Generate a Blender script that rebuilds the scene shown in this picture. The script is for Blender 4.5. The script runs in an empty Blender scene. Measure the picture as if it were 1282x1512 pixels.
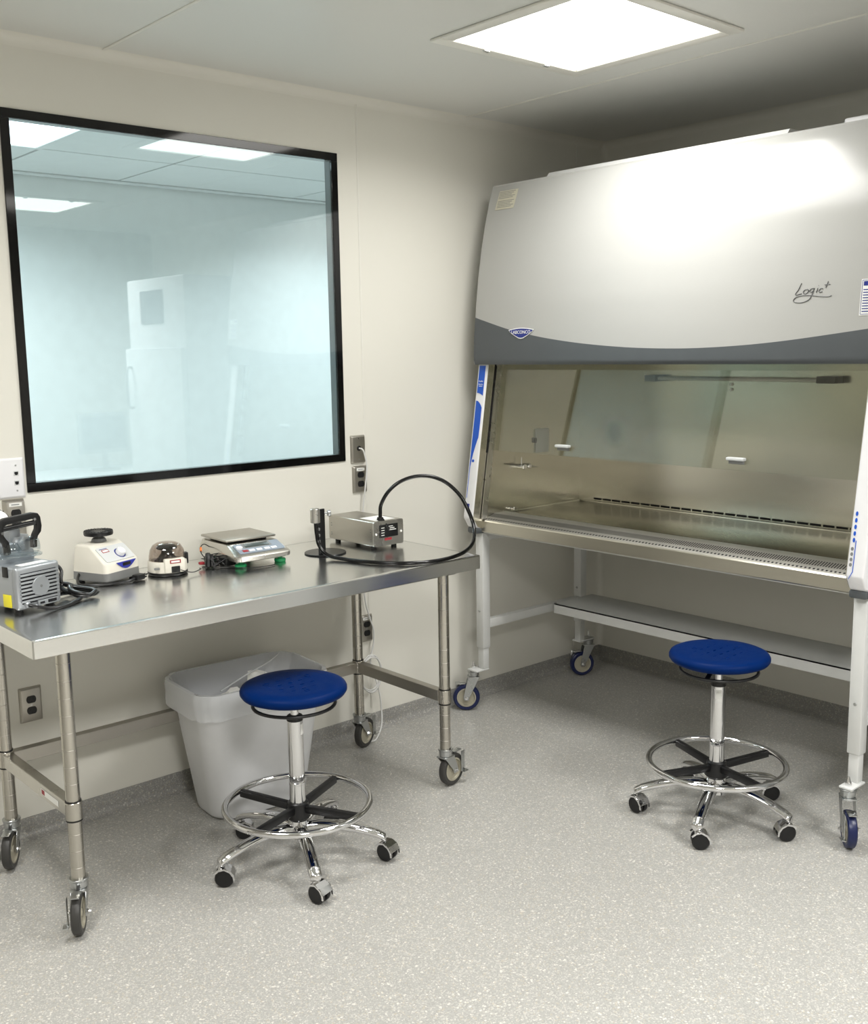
import bpy, bmesh, math, random
from mathutils import Vector, Matrix
random.seed(7)
scene = bpy.context.scene
COL = scene.collection
PI = math.pi

# ------------------------------------------------------------------ camera
F_PX, PY = 1546.84, 760.4
yaw, pitch, roll = (math.radians(a) for a in (48.511, -8.8554, -0.9076))
fw = Vector((math.cos(yaw)*math.cos(pitch), math.sin(yaw)*math.cos(pitch), math.sin(pitch)))
rt = Vector((math.sin(yaw), -math.cos(yaw), 0)); up = rt.cross(fw)
rt, up = rt*math.cos(roll)+up*math.sin(roll), up*math.cos(roll)-rt*math.sin(roll)
cd = bpy.data.cameras.new('camera'); cam = bpy.data.objects.new('camera', cd); COL.objects.link(cam)
cam.matrix_world = Matrix(((rt.x, up.x, -fw.x, -4.2852), (rt.y, up.y, -fw.y, -3.5185), (rt.z, up.z, -fw.z, 1.6477), (0, 0, 0, 1)))
cd.sensor_fit = 'HORIZONTAL'; cd.sensor_width = 36; cd.lens = F_PX/1282*36
cd.shift_y = (PY-756)/1282; cd.clip_start = .05
scene.camera = cam

# ------------------------------------------------------------------ world, exposure
w = bpy.data.worlds.new('world'); scene.world = w; w.use_nodes = True
w.node_tree.nodes['Background'].inputs[0].default_value = (.6, .62, .65, 1)
w.node_tree.nodes['Background'].inputs[1].default_value = .15
vs = scene.view_settings
vs.view_transform = 'Standard'; vs.look = 'None'; vs.gamma = 1; vs.use_curve_mapping = False
vs.exposure = 0.1
PANEL = 4.0             # glow of the ceiling panels of this room
PANEL_W = 38.0          # watts each panel sends downwards
PANEL_SPREAD = 146      # degrees
PANEL_BEYOND = 4.0
BEYOND_W = 28.0     # and of the room behind the window

# ------------------------------------------------------------------ materials
def lin(c):
    f = lambda v: v/12.92 if v <= .04045 else ((v+.055)/1.055)**2.4
    return tuple(f(v/255) for v in c)+(1,)
MATS = {}
def mat(name, rgb, rough=.5, metal=0., noise=None, bump=None, emit=None, coat=0., alpha=1., trans=0., ior=1.45, var=.06):
    """principled material; noise=(scale, stretch xyz) varies colour and roughness, bump=(scale, strength)"""
    if name in MATS: return MATS[name]
    m = bpy.data.materials.new(name); m.use_nodes = True
    nt = m.node_tree; b = nt.nodes['Principled BSDF']
    b.inputs['Base Color'].default_value = lin(rgb); b.inputs['Roughness'].default_value = rough
    b.inputs['Metallic'].default_value = metal; b.inputs['Coat Weight'].default_value = coat
    b.inputs['Alpha'].default_value = alpha; b.inputs['Transmission Weight'].default_value = trans
    b.inputs['IOR'].default_value = ior
    tc = nt.nodes.new('ShaderNodeTexCoord')
    if emit:
        b.inputs['Emission Color'].default_value = lin(emit[0]); b.inputs['Emission Strength'].default_value = emit[1]
    sc, st = noise if noise else (14., (1, 1, 1))
    mp = nt.nodes.new('ShaderNodeMapping'); mp.inputs['Scale'].default_value = st
    nt.links.new(tc.outputs['Object'], mp.inputs[0])
    nz = nt.nodes.new('ShaderNodeTexNoise'); nz.inputs['Scale'].default_value = sc; nz.inputs['Detail'].default_value = 4
    nt.links.new(mp.outputs[0], nz.inputs['Vector'])
    mr = nt.nodes.new('ShaderNodeMapRange'); mr.inputs['To Min'].default_value = 1-var; mr.inputs['To Max'].default_value = 1+var
    nt.links.new(nz.outputs['Fac'], mr.inputs['Value'])
    mx = nt.nodes.new('ShaderNodeMix'); mx.data_type = 'RGBA'; mx.blend_type = 'MULTIPLY'; mx.inputs[0].default_value = 1
    mx.inputs[6].default_value = lin(rgb); nt.links.new(mr.outputs[0], mx.inputs[7])
    nt.links.new(mx.outputs[2], b.inputs['Base Color'])
    r2 = nt.nodes.new('ShaderNodeMapRange'); r2.inputs['To Min'].default_value = rough*.8; r2.inputs['To Max'].default_value = min(1, rough*1.2)
    nt.links.new(nz.outputs['Fac'], r2.inputs['Value']); nt.links.new(r2.outputs[0], b.inputs['Roughness'])
    if bump:
        n2 = nt.nodes.new('ShaderNodeTexNoise'); n2.inputs['Scale'].default_value = bump[0]
        nt.links.new(tc.outputs['Object'], n2.inputs['Vector'])
        bp = nt.nodes.new('ShaderNodeBump'); bp.inputs['Strength'].default_value = bump[1]; bp.inputs['Distance'].default_value = .002
        nt.links.new(n2.outputs['Fac'], bp.inputs['Height']); nt.links.new(bp.outputs[0], b.inputs['Normal'])
    MATS[name] = m; return m

def glass_mat(name, tint, f0=.06, haze=None, gloss_rough=0.0):
    """thin pane: tinted straight transmission plus a mirror reflection that grows at grazing angles"""
    m = bpy.data.materials.new(name); m.use_nodes = True; nt = m.node_tree; nt.nodes.clear()
    out = nt.nodes.new('ShaderNodeOutputMaterial'); tr = nt.nodes.new('ShaderNodeBsdfTransparent'); tr.inputs[0].default_value = tint+(1,)
    gl = nt.nodes.new('ShaderNodeBsdfGlossy'); gl.inputs['Roughness'].default_value = gloss_rough; gl.inputs['Color'].default_value = (1, 1, 1, 1)
    lw = nt.nodes.new('ShaderNodeLayerWeight'); lw.inputs[0].default_value = .5
    pw = nt.nodes.new('ShaderNodeMath'); pw.operation = 'POWER'; pw.inputs[1].default_value = 5
    ma = nt.nodes.new('ShaderNodeMath'); ma.operation = 'MULTIPLY_ADD'; ma.inputs[1].default_value = 1-f0; ma.inputs[2].default_value = f0
    mix = nt.nodes.new('ShaderNodeMixShader')
    L = nt.links.new
    L(lw.outputs['Facing'], pw.inputs[0]); L(pw.outputs[0], ma.inputs[0]); L(ma.outputs[0], mix.inputs[0])
    src = tr
    if haze:
        df = nt.nodes.new('ShaderNodeBsdfDiffuse'); df.inputs[0].default_value = haze[0]+(1,)
        m2 = nt.nodes.new('ShaderNodeMixShader'); m2.inputs[0].default_value = haze[1]
        L(tr.outputs[0], m2.inputs[1]); L(df.outputs[0], m2.inputs[2]); src = m2
    L(src.outputs[0], mix.inputs[1]); L(gl.outputs[0], mix.inputs[2]); L(mix.outputs[0], out.inputs[0])
    MATS[name] = m; return m

def floor_mat(name, base, light, dark, rough=.35):
    m = bpy.data.materials.new(name); m.use_nodes = True; nt = m.node_tree; b = nt.nodes['Principled BSDF']; L = nt.links.new
    tc = nt.nodes.new('ShaderNodeTexCoord')
    col = None
    def flecks(scale, thr, seed):
        mp = nt.nodes.new('ShaderNodeMapping'); mp.inputs['Location'].default_value = (seed, seed*1.7, seed*.3)
        L(tc.outputs['Object'], mp.inputs[0])
        v = nt.nodes.new('ShaderNodeTexVoronoi'); v.inputs['Scale'].default_value = scale; L(mp.outputs[0], v.inputs['Vector'])
        sx = nt.nodes.new('ShaderNodeSeparateColor'); L(v.outputs['Color'], sx.inputs[0])
        g = nt.nodes.new('ShaderNodeMath'); g.operation = 'GREATER_THAN'; g.inputs[1].default_value = thr; L(sx.outputs[0], g.inputs[0])
        return g.outputs[0]
    def over(a, rgb, fac, amt):
        mu = nt.nodes.new('ShaderNodeMath'); mu.operation = 'MULTIPLY'; mu.inputs[1].default_value = amt; L(fac, mu.inputs[0])
        mx = nt.nodes.new('ShaderNodeMix'); mx.data_type = 'RGBA'; L(mu.outputs[0], mx.inputs[0])
        if a is None: mx.inputs[6].default_value = lin(base)
        else: L(a, mx.inputs[6])
        mx.inputs[7].default_value = lin(rgb); return mx.outputs[2]
    col = over(None, dark, flecks(300, .62, 0), .30)
    col = over(col, light, flecks(270, .80, 5), .30)
    col = over(col, light, flecks(200, .965, 9), .60)
    col = over(col, (190, 176, 150), flecks(240, .95, 13), .4)
    nz = nt.nodes.new('ShaderNodeTexNoise'); nz.inputs['Scale'].default_value = 2.2; nz.inputs['Detail'].default_value = 5; L(tc.outputs['Object'], nz.inputs['Vector'])
    mr = nt.nodes.new('ShaderNodeMapRange'); mr.inputs['To Min'].default_value = .94; mr.inputs['To Max'].default_value = 1.05; L(nz.outputs['Fac'], mr.inputs['Value'])
    mm = nt.nodes.new('ShaderNodeMix'); mm.data_type = 'RGBA'; mm.blend_type = 'MULTIPLY'; mm.inputs[0].default_value = 1; L(col, mm.inputs[6]); L(mr.outputs[0], mm.inputs[7])
    L(mm.outputs[2], b.inputs['Base Color']); b.inputs['Roughness'].default_value = rough
    n2 = nt.nodes.new('ShaderNodeTexNoise'); n2.inputs['Scale'].default_value = 260; L(tc.outputs['Object'], n2.inputs['Vector'])
    bp = nt.nodes.new('ShaderNodeBump'); bp.inputs['Strength'].default_value = .12; bp.inputs['Distance'].default_value = .001
    L(n2.outputs['Fac'], bp.inputs['Height']); L(bp.outputs[0], b.inputs['Normal'])
    MATS[name] = m; return m

M_WALL = mat('cream wall panel', (226, 224, 215), .42, noise=(1.5, (1, 1, 1)), var=.012)
M_WALLD = mat('fill cutting grey wall', (176, 173, 165), .5, noise=(1.5, (1, 1, 1)), var=.012)  # unseen walls, greyed so they bounce back less fill light
M_CEIL = mat('white ceiling panel', (214, 214, 209), .38, noise=(1.5, (1, 1, 1)), var=.012)
M_SEAM = mat('white seam strip', (226, 224, 216), .35)
M_FLOOR = floor_mat('speckled grey vinyl', (166, 165, 161), (226, 223, 214), (130, 129, 126))
M_COVE = floor_mat('speckled grey vinyl cove', (150, 149, 146), (205, 202, 194), (118, 118, 115), .4)
M_BLACKF = mat('gloss black window border', (9, 9, 10), .06, noise=(4, (1, 1, 1)))
M_JAMB = mat('grey window jamb', (120, 124, 124), .3, .6)
M_GLASS = glass_mat('window glass', (.83, .915, .94), .085)
M_SASH = glass_mat('sash glass', (.84, .85, .81), .065)
M_STEEL = mat('brushed stainless', (202, 199, 192), .27, 1, noise=(6, (1, 1, 1)), var=.03)
M_STEELV = mat('polished stainless post', (192, 188, 179), .20, 1, noise=(5, (20, 20, .8)), var=.04)
M_STEELY = mat('brushed stainless sill', (196, 192, 180), .30, 1, noise=(5, (14, .6, 14)), var=.05)
M_STEELX = mat('stainless worktop', (226, 226, 224), .21, 1, noise=(5, (.6, 14, 14)), var=.05)
M_STEELI = mat('cabinet interior stainless', (208, 205, 194), .22, 1, noise=(2.2, (2, .5, 5)), var=.05)
M_GRILLE = mat('satin steel grille', (196, 194, 186), .5, 1, noise=(5, (1, 1, 1)), var=.03)
M_STEELD = mat('dull stainless', (180, 176, 168), .36, 1, noise=(5, (1, 1, 1)), var=.03)
M_ZINC = mat('zinc plated steel', (188, 190, 190), .28, 1)
M_CHROME = mat('chrome', (225, 225, 226), .07, 1)
M_BRUSHAL = mat('brushed aluminium', (205, 203, 198), .28, 1)
M_TYRE = mat('dark grey rubber', (58, 57, 55), .45)
M_BLUETYRE = mat('dark blue polyurethane', (20, 30, 72), .35)
M_HUB = mat('beige wheel core', (168, 163, 146), .5)
M_BLACK = mat('black plastic', (20, 20, 21), .38)
M_BLACKM = mat('black metal', (26, 26, 27), .3, .2)
M_RUBBER = mat('black cord', (11, 11, 12), .36)
M_BLUESEAT = mat('blue polyurethane', (2, 33, 86), .42, bump=(420, .12), noise=(30, (1, 1, 1)), var=.05)
M_BLUESEAT.node_tree.nodes['Principled BSDF'].inputs['Specular IOR Level'].default_value = .06
M_BIN = mat('white bin plastic', (222, 223, 225), .42)
M_HOOD = mat('light grey enamel', (172, 172, 169), .21, noise=(2, (1, 1, 1)), var=.01)
M_BAND = mat('slate grey enamel', (80, 84, 87), .38)
M_STAND = mat('grey white powder coat', (206, 207, 205), .42)
M_WHITEP = mat('white plastic', (228, 228, 230), .35)
M_CREAM = mat('cream abs plastic', (222, 218, 206), .38)
M_GREYP = mat('mid grey plastic', (122, 123, 122), .45)
M_GREYL = mat('light grey panel', (206, 208, 208), .35)
M_BLUE = mat('blue print', (22, 84, 190), .35)
M_NAVY = mat('navy print', (34, 48, 128), .35)
M_BLUEP = mat('blue violet plastic', (46, 56, 160), .35)
M_PAPER = mat('white paper', (236, 236, 232), .6)
M_PRINT = mat('grey print', (120, 122, 122), .6)
M_CREAMLBL = mat('cream label', (198, 194, 176), .6)
M_TEXTD = mat('dark grey lettering', (92, 94, 96), .4)
M_RED = mat('red print', (150, 40, 48), .5)
M_YELLOW = mat('yellow label', (226, 214, 50), .5)
M_ORANGE = mat('orange band', (235, 130, 60), .5)
M_GREENF = mat('green rubber foot', (24, 142, 84), .4)
M_PUMP = mat('silver grey casting', (164, 168, 172), .34, .55)
M_DARKIN = mat('opening shade and dark print', (16, 16, 20), .7)  # shade inside openings put into the colour; serves dark print too
M_SLOT = mat('slot shade', (46, 44, 40), .6)  # dark colour stands for the shade in the intake slots
M_LCD = mat('grey lcd', (66, 74, 72), .25)
M_GREYWIRE = mat('white cable', (214, 214, 212), .45)
M_SMOKE = glass_mat('smoke plastic lid', (.66, .60, .56), .07)
M_CLEAR = glass_mat('clear plastic', (.82, .86, .88), .10)
M_LINER = glass_mat('bin liner film', (.93, .94, .95), .06, haze=((.82, .84, .87), .62), gloss_rough=.25)
M_TILE = mat('white ceiling tile', (222, 224, 222), .7)
M_GRID = mat('ceiling grid', (84, 92, 94), .5)
M_WALLB = mat('white wall beyond', (236, 238, 236), .6)
M_FRIDGE = mat('white appliance enamel', (200, 202, 203), .35)
M_PANEL = mat('lit diffuser', (250, 250, 248), .5, emit=((255, 252, 244), PANEL))
M_PANELB = mat('lit diffuser beyond', (250, 250, 248), .5, emit=((250, 253, 255), PANEL_BEYOND))
M_SCREEN = mat('dark screen', (60, 66, 78), .2)
M_UV = mat('unlit lamp glass', (188, 190, 184), .15)

# ------------------------------------------------------------------ mesh helpers
def NB(): return bmesh.new()
def merge(bm, t, M=None):
    if M is not None: t.transform(M)
    me = bpy.data.meshes.new('t'); t.to_mesh(me); t.free(); bm.from_mesh(me); bpy.data.meshes.remove(me)
    return bm
def T(x=0, y=0, z=0, rz=0, rx=0, ry=0):
    return Matrix.Translation((x, y, z)) @ Matrix.Rotation(rz, 4, 'Z') @ Matrix.Rotation(ry, 4, 'Y') @ Matrix.Rotation(rx, 4, 'X')
def box(bm, x0, x1, y0, y1, z0, z1, r=0., seg=2, M=None):
    t = bmesh.new(); bmesh.ops.create_cube(t, size=1)
    for v in t.verts:
        v.co = Vector(((x0+x1)/2+v.co.x*(x1-x0), (y0+y1)/2+v.co.y*(y1-y0), (z0+z1)/2+v.co.z*(z1-z0)))
    if r > 0:
        r = min(r, .49*min(abs(x1-x0), abs(y1-y0), abs(z1-z0)))
        bmesh.ops.bevel(t, geom=list(t.edges), offset=r, segments=seg, affect='EDGES', profile=.5)
    return merge(bm, t, M)
def prism(bm, poly, d0, d1, M=None, r=0., seg=2):
    """polygon (u,v) in the XZ plane extruded along Y from d0 to d1"""
    t = bmesh.new()
    a = [t.verts.new((u, d0, v)) for u, v in poly]; b = [t.verts.new((u, d1, v)) for u, v in poly]
    n = len(poly); t.faces.new(a); t.faces.new(b[::-1])
    for i in range(n): t.faces.new((a[i], b[i], b[(i+1) % n], a[(i+1) % n]))
    bmesh.ops.recalc_face_normals(t, faces=t.faces)
    if r > 0: bmesh.ops.bevel(t, geom=list(t.edges), offset=r, segments=seg, affect='EDGES', profile=.5)
    return merge(bm, t, M)
def frame_of(d):
    d = d.normalized(); a = Vector((0, 0, 1)) if abs(d.z) < .95 else Vector((1, 0, 0))
    u = d.cross(a).normalized(); return u, d.cross(u).normalized()
def cyl(bm, p0, p1, r0, r1=None, n=20, bev=0.):
    p0, p1 = Vector(p0), Vector(p1); r1 = r0 if r1 is None else r1
    u, v = frame_of(p1-p0); t = bmesh.new(); d = (p1-p0).normalized()
    rings = []
    prof = [(p0, r0), (p1, r1)]
    if bev: prof = [(p0, r0-bev), (p0+d*bev, r0), (p1-d*bev, r1), (p1, r1-bev)]
    for p, r in prof: rings.append([t.verts.new(p+(u*math.cos(2*PI*i/n)+v*math.sin(2*PI*i/n))*r) for i in range(n)])
    for k in range(len(rings)-1):
        for i in range(n): t.faces.new((rings[k][i], rings[k][(i+1) % n], rings[k+1][(i+1) % n], rings[k+1][i]))
    t.faces.new(rings[0][::-1]); t.faces.new(rings[-1])
    bmesh.ops.recalc_face_normals(t, faces=t.faces)
    return merge(bm, t)
def lathe(bm, prof, n=32, M=None, closed_ends=True):
    t = bmesh.new(); rings = []
    for r, z in prof:
        if r < 1e-6: rings.append([t.verts.new((0, 0, z))])
        else: rings.append([t.verts.new((r*math.cos(2*PI*i/n), r*math.sin(2*PI*i/n), z)) for i in range(n)])
    for a, b in zip(rings, rings[1:]):
        for i in range(n):
            j = (i+1) % n
            if len(a) == 1 and len(b) == 1: continue
            if len(a) == 1: t.faces.new((a[0], b[j], b[i]))
            elif len(b) == 1: t.faces.new((a[i], a[j], b[0]))
            else: t.faces.new((a[i], a[j], b[j], b[i]))
    bmesh.ops.recalc_face_normals(t, faces=t.faces)
    return merge(bm, t, M)
def smooth_path(pts, k=6, closed=False):
    P = [Vector(p) for p in pts]; n = len(P); out = []
    rng = range(n) if closed else range(n-1)
    for i in rng:
        if closed: a, b, c, d = P[i-1], P[i], P[(i+1) % n], P[(i+2) % n]
        else: a, b, c, d = P[max(i-1, 0)], P[i], P[i+1], P[min(i+2, n-1)]
        for s in range(k):
            u = s/k
            out.append(.5*((2*b)+(c-a)*u+(2*a-5*b+4*c-d)*u*u+(3*b-a-3*c+d)*u**3))
    if not closed: out.append(P[-1])
    return out
def tube(bm, pts, r, n=10, closed=False, k=6, ry=None):
    """round (or flat, with ry) tube along a smoothed path; r may be a function of the 0..1 position"""
    P = smooth_path(pts, k, closed) if k > 1 else [Vector(p) for p in pts]
    t = bmesh.new(); N = len(P); rings = []; u = None
    for i in range(N):
        if closed: d = P[(i+1) % N]-P[i-1]
        else: d = P[min(i+1, N-1)]-P[max(i-1, 0)]
        d.normalize()
        if u is None: u, _ = frame_of(d)
        u = (u-d*u.dot(d)).normalized(); v = d.cross(u)
        rr = r(i/(N-1)) if callable(r) else r
        r2 = ry if ry else rr
        rings.append([t.verts.new(P[i]+u*(math.cos(2*PI*j/n)*rr)+v*(math.sin(2*PI*j/n)*r2)) for j in range(n)])
    m = N if closed else N-1
    for i in range(m):
        a, b = rings[i], rings[(i+1) % N]
        for j in range(n): t.faces.new((a[j], a[(j+1) % n], b[(j+1) % n], b[j]))
    if not closed: t.faces.new(rings[0][::-1]); t.faces.new(rings[-1])
    bmesh.ops.recalc_face_normals(t, faces=t.faces)
    return merge(bm, t)
def circle(R, z, n=48, c=(0, 0)): return [(c[0]+R*math.cos(2*PI*i/n), c[1]+R*math.sin(2*PI*i/n), z) for i in range(n)]
def rrect(hx, hy, r, k=5):
    out = []
    for cx, cy, a0 in ((hx-r, hy-r, 0), (-hx+r, hy-r, PI/2), (-hx+r, -hy+r, PI), (hx-r, -hy+r, 3*PI/2)):
        for i in range(k+1): out.append((cx+r*math.cos(a0+PI/2*i/k), cy+r*math.sin(a0+PI/2*i/k)))
    return out
def loft(bm, loops, cap0=True, cap1=True, M=None):
    t = bmesh.new(); R = [[t.verts.new(p) for p in lp] for lp in loops]; n = len(R[0])
    for a, b in zip(R, R[1:]):
        for i in range(n): t.faces.new((a[i], a[(i+1) % n], b[(i+1) % n], b[i]))
    if cap0: t.faces.new(R[0][::-1])
    if cap1: t.faces.new(R[-1])
    bmesh.ops.recalc_face_normals(t, faces=t.faces)
    return merge(bm, t, M)
def grid(bm, fn, nu, nv):
    t = bmesh.new(); V = [[t.verts.new(fn(i/nu, j/nv)) for j in range(nv+1)] for i in range(nu+1)]
    for i in range(nu):
        for j in range(nv): t.faces.new((V[i][j], V[i+1][j], V[i+1][j+1], V[i][j+1]))
    return merge(bm, t)
def text_bm(bm, s, size, M, depth=.0006, align='CENTER', shear=0.):
    cu = bpy.data.curves.new('t', 'FONT'); cu.body = s; cu.size = size; cu.align_x = align; cu.align_y = 'CENTER'
    cu.extrude = depth; cu.shear = shear; cu.resolution_u = 3
    o = bpy.data.objects.new('t', cu); COL.objects.link(o)
    bpy.context.view_layer.update()
    me = bpy.data.meshes.new_from_object(o.evaluated_get(bpy.context.evaluated_depsgraph_get()))
    t = bmesh.new(); t.from_mesh(me); bpy.data.objects.remove(o); bpy.data.curves.remove(cu); bpy.data.meshes.remove(me)
    return merge(bm, t, M)
def obj(name, bm, m, parent=None, angle=35, label=None, **kw):
    me = bpy.data.meshes.new(name); bm.to_mesh(me); bm.free()
    me.materials.append(m)
    for p in me.polygons: p.use_smooth = True
    me.set_sharp_from_angle(angle=math.radians(angle))
    o = bpy.data.objects.new(name, me); COL.objects.link(o)
    if parent is not None: o.parent = parent
    if label: o['label'] = label
    for k, v in kw.items(): o[k] = v
    return o
def thing(name, label, cat, loc=(0, 0, 0), rz=0, group=None):
    o = bpy.data.objects.new(name, None); COL.objects.link(o); o.location = loc; o.rotation_euler = (0, 0, rz)
    o.empty_display_size = .05; o['label'] = label; o['category'] = cat
    if group: o['group'] = group
    return o
def struct(name, bm, m, label, angle=35):
    return obj(name, bm, m, None, angle, label=label, kind='structure')
def copy_part(src, parent, loc=None, rot=None):
    c = src.copy(); COL.objects.link(c); c.parent = parent
    if loc is not None: c.location = loc
    if rot is not None: c.rotation_euler = rot
    for ch in [k for k in src.children]:
        d = ch.copy(); COL.objects.link(d); d.parent = c
    return c

# ------------------------------------------------------------------ room shell
CZ = 2.666; XF, YR = -5.5, -4.9        # ceiling height, far ends of the room behind the camera
WX0, WX1, WZ0, WZ1 = -2.995, -1.666, 1.2017, 2.4382
WT = .045
b = NB(); box(b, XF-.1, .1, YR-.1, .02, -.06, 0); struct('floor', b, M_FLOOR, 'grey speckled sheet vinyl floor')
b = NB(); box(b, XF-.1, .1, YR-.1, .02, CZ, CZ+.06); struct('ceiling', b, M_CEIL, 'smooth white panel ceiling of the clean room')
b = NB()
box(b, XF-.1, WX0, 0, WT, 0, CZ); box(b, WX1, .1, 0, WT, 0, CZ); box(b, WX0, WX1, 0, WT, 0, WZ0); box(b, WX0, WX1, 0, WT, WZ1, CZ)
bmesh.ops.remove_doubles(b, verts=b.verts, dist=1e-5)
wl = struct('wall_left', b, M_WALL, 'cream panel wall with the window')
b = NB(); box(b, 0, .1, YR-.1, 0, 0, CZ); wb = struct('wall_back', b, M_WALL, 'cream panel wall behind the safety cabinet')
b = NB(); box(b, XF-.1, .1, YR-.1, YR, 0, CZ); struct('wall_right', b, M_WALLD, 'wall opposite the window, greyed to cut fill light')
b = NB(); box(b, XF-.1, XF, YR, 0, 0, CZ); struct('wall_front', b, M_WALLD, 'wall behind the viewer, greyed to cut fill light')
# wall panel seams
for x in (-1.561, -.205, -3.46):
    b = NB(); box(b, x-.004, x+.004, -.0016, .002, .1, CZ-.02, .0007); obj('seam_strip', b, M_SEAM, wl)
for y in (-2.4, -3.6):
    b = NB(); box(b, -.0016, .002, y-.004, y+.004, .1, CZ-.02, .0007); obj('seam_strip', b, M_SEAM, wb)
# coved corner between ceiling and walls, coved vertical corner
def cove(bm, p, d, n1, n2, r):
    """quarter-round fillet along p->p+d, n1 and n2 point away from the two surfaces"""
    t = bmesh.new(); p, d, n1, n2 = Vector(p), Vector(d), Vector(n1), Vector(n2); K = 6; A = []; B = []
    for i in range(K+1):
        a = PI/2*i/K; q = p+n1*r*(1-math.sin(a))+n2*r*(1-math.cos(a)); A.append(t.verts.new(q)); B.append(t.verts.new(q+d))
    for i in range(K): t.faces.new((A[i], A[i+1], B[i+1], B[i]))
    return merge(bm, t)
b = NB(); cove(b, (XF, 0, CZ), (-XF, 0, 0), (0, -1, 0), (0, 0, -1), .035); struct('trim_1', b, M_WALL, 'rounded cove between window wall and ceiling', 60)
b = NB(); cove(b, (0, YR, CZ), (0, -YR, 0), (-1, 0, 0), (0, 0, -1), .035); struct('trim_2', b, M_WALL, 'rounded cove between back wall and ceiling', 60)
b = NB(); cove(b, (0, 0, .078), (0, 0, CZ-.078), (-1, 0, 0), (0, -1, 0), .03); struct('trim_3', b, M_WALL, 'rounded vertical cove in the room corner', 60)
# ceiling panel joints
for i, x in enumerate((-.966, -2.638, -4.3)):
    b = NB(); box(b, x-.006, x+.006, YR, 0, CZ-.003, CZ+.001, .001)
    struct('trim_%d' % (4+i), b, M_SEAM, ['thin ceiling joint strip nearest the back wall', 'thin ceiling joint strip over the worktable', 'thin ceiling joint strip near the viewer'][i])
# vinyl skirting that curves up the wall
def skirting(bm, along, L0, L1):
    prof = [(0, .074), (.0035, .074), (.0045, .07), (.005, .035)]
    for i in range(6):
        a = PI/2*i/5; prof.append((.005+.026*(1-math.cos(a)), .0275-.026*math.sin(a)))
    prof += [(.034, .0), (0, .0)]
    M = Matrix.Identity(4)
    if along == 'x': # wall at y=0, offset goes to -y
        M = Matrix(((0, 1, 0, 0), (-1, 0, 0, 0), (0, 0, 1, 0), (0, 0, 0, 1)))
        return prism(bm, prof, L0, L1, M)
    M = Matrix(((-1, 0, 0, 0), (0, 1, 0, 0), (0, 0, 1, 0), (0, 0, 0, 1)))
    return prism(bm, prof, L0, L1, M)
b = NB(); skirting(b, 'x', XF, 0); struct('baseboard_left', b, M_COVE, 'coved grey vinyl skirting under the window wall', 50)
b = NB(); skirting(b, 'y', YR, 0); struct('baseboard_back', b, M_COVE, 'coved grey vinyl skirting behind the cabinet', 50)

# ------------------------------------------------------------------ window and the room beyond
FW = .030
win = obj('window_1', box(NB(), WX0+FW, WX1-FW, -.004, .004, WZ0+FW, WZ1-FW), M_GLASS, None, label='large square window with a gloss black border', kind='structure')
for nm, a in (('frame_bar', (WX0, WX1, WZ0, WZ0+FW)), ('frame_bar', (WX0, WX1, WZ1-FW, WZ1)), ('frame_bar', (WX0, WX0+FW, WZ0+FW, WZ1-FW)), ('frame_bar', (WX1-FW, WX1, WZ0+FW, WZ1-FW))):
    b = NB(); box(b, a[0], a[1], -.006, .006, a[2], a[3], .0012, 1); obj(nm, b, M_BLACKF, win)
for a in ((WX0, WX1, WZ0, WZ0+FW), (WX0, WX1, WZ1-FW, WZ1), (WX0, WX0+FW, WZ0, WZ1), (WX1-FW, WX1, WZ0, WZ1)):
    b = NB(); box(b, a[0]+.001, a[1]-.001, .0065, WT-.002, a[2]+.001, a[3]-.001); obj('jamb', b, M_JAMB, win)
YB = 2.56; BX0, BX1 = -3.6, 1.1
b = NB(); box(b, BX0, BX1, YB, YB+.1, -.05, CZ+.1); struct('wall_beyond', b, M_WALLB, 'plain white wall of the room seen through the window')
b = NB(); box(b, BX0-.1, BX0, WT, YB, -.05, CZ+.1); struct('wall_beyond_left', b, M_WALLB, 'side wall of the room beyond the window')
b = NB(); box(b, BX1, BX1+.1, WT, YB, -.05, CZ+.1); struct('wall_beyond_right', b, M_WALLB, 'far side wall of the room beyond the window')
b = NB(); box(b, BX0, BX1, WT+.001, YB, -.05, 0); struct('floor_beyond', b, M_TILE, 'pale floor of the room beyond the window')
cb = struct('ceiling_beyond', box(NB(), BX0, BX1, WT+.001, YB, CZ+.02, CZ+.08), M_GRID, 'suspended tile ceiling beyond the window')
xs = [-3.58, -2.76, -2.15, -1.43, -.21, .40, 1.01]; ys = [.56, 1.17, 1.78, 2.39]
for i in range(len(xs)-1):
    for j, (y0, y1) in enumerate(((.13, .56), (.56, 1.17), (1.17, 1.78), (1.78, 2.45))):
        x0, x1 = xs[i], xs[i+1]
        if j == 2 and i in (1, 4): continue
        b = NB(); box(b, x0+.008, x1-.008, y0+.008, y1-.008, CZ+.0, CZ+.03, .002, 1); obj('ceiling_tile', b, M_TILE, cb)
b = NB(); box(b, BX0, BX1, 2.462, YB-.016, CZ-.004, CZ+.02); obj('wall_angle', b, M_TILE, cb)
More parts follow.
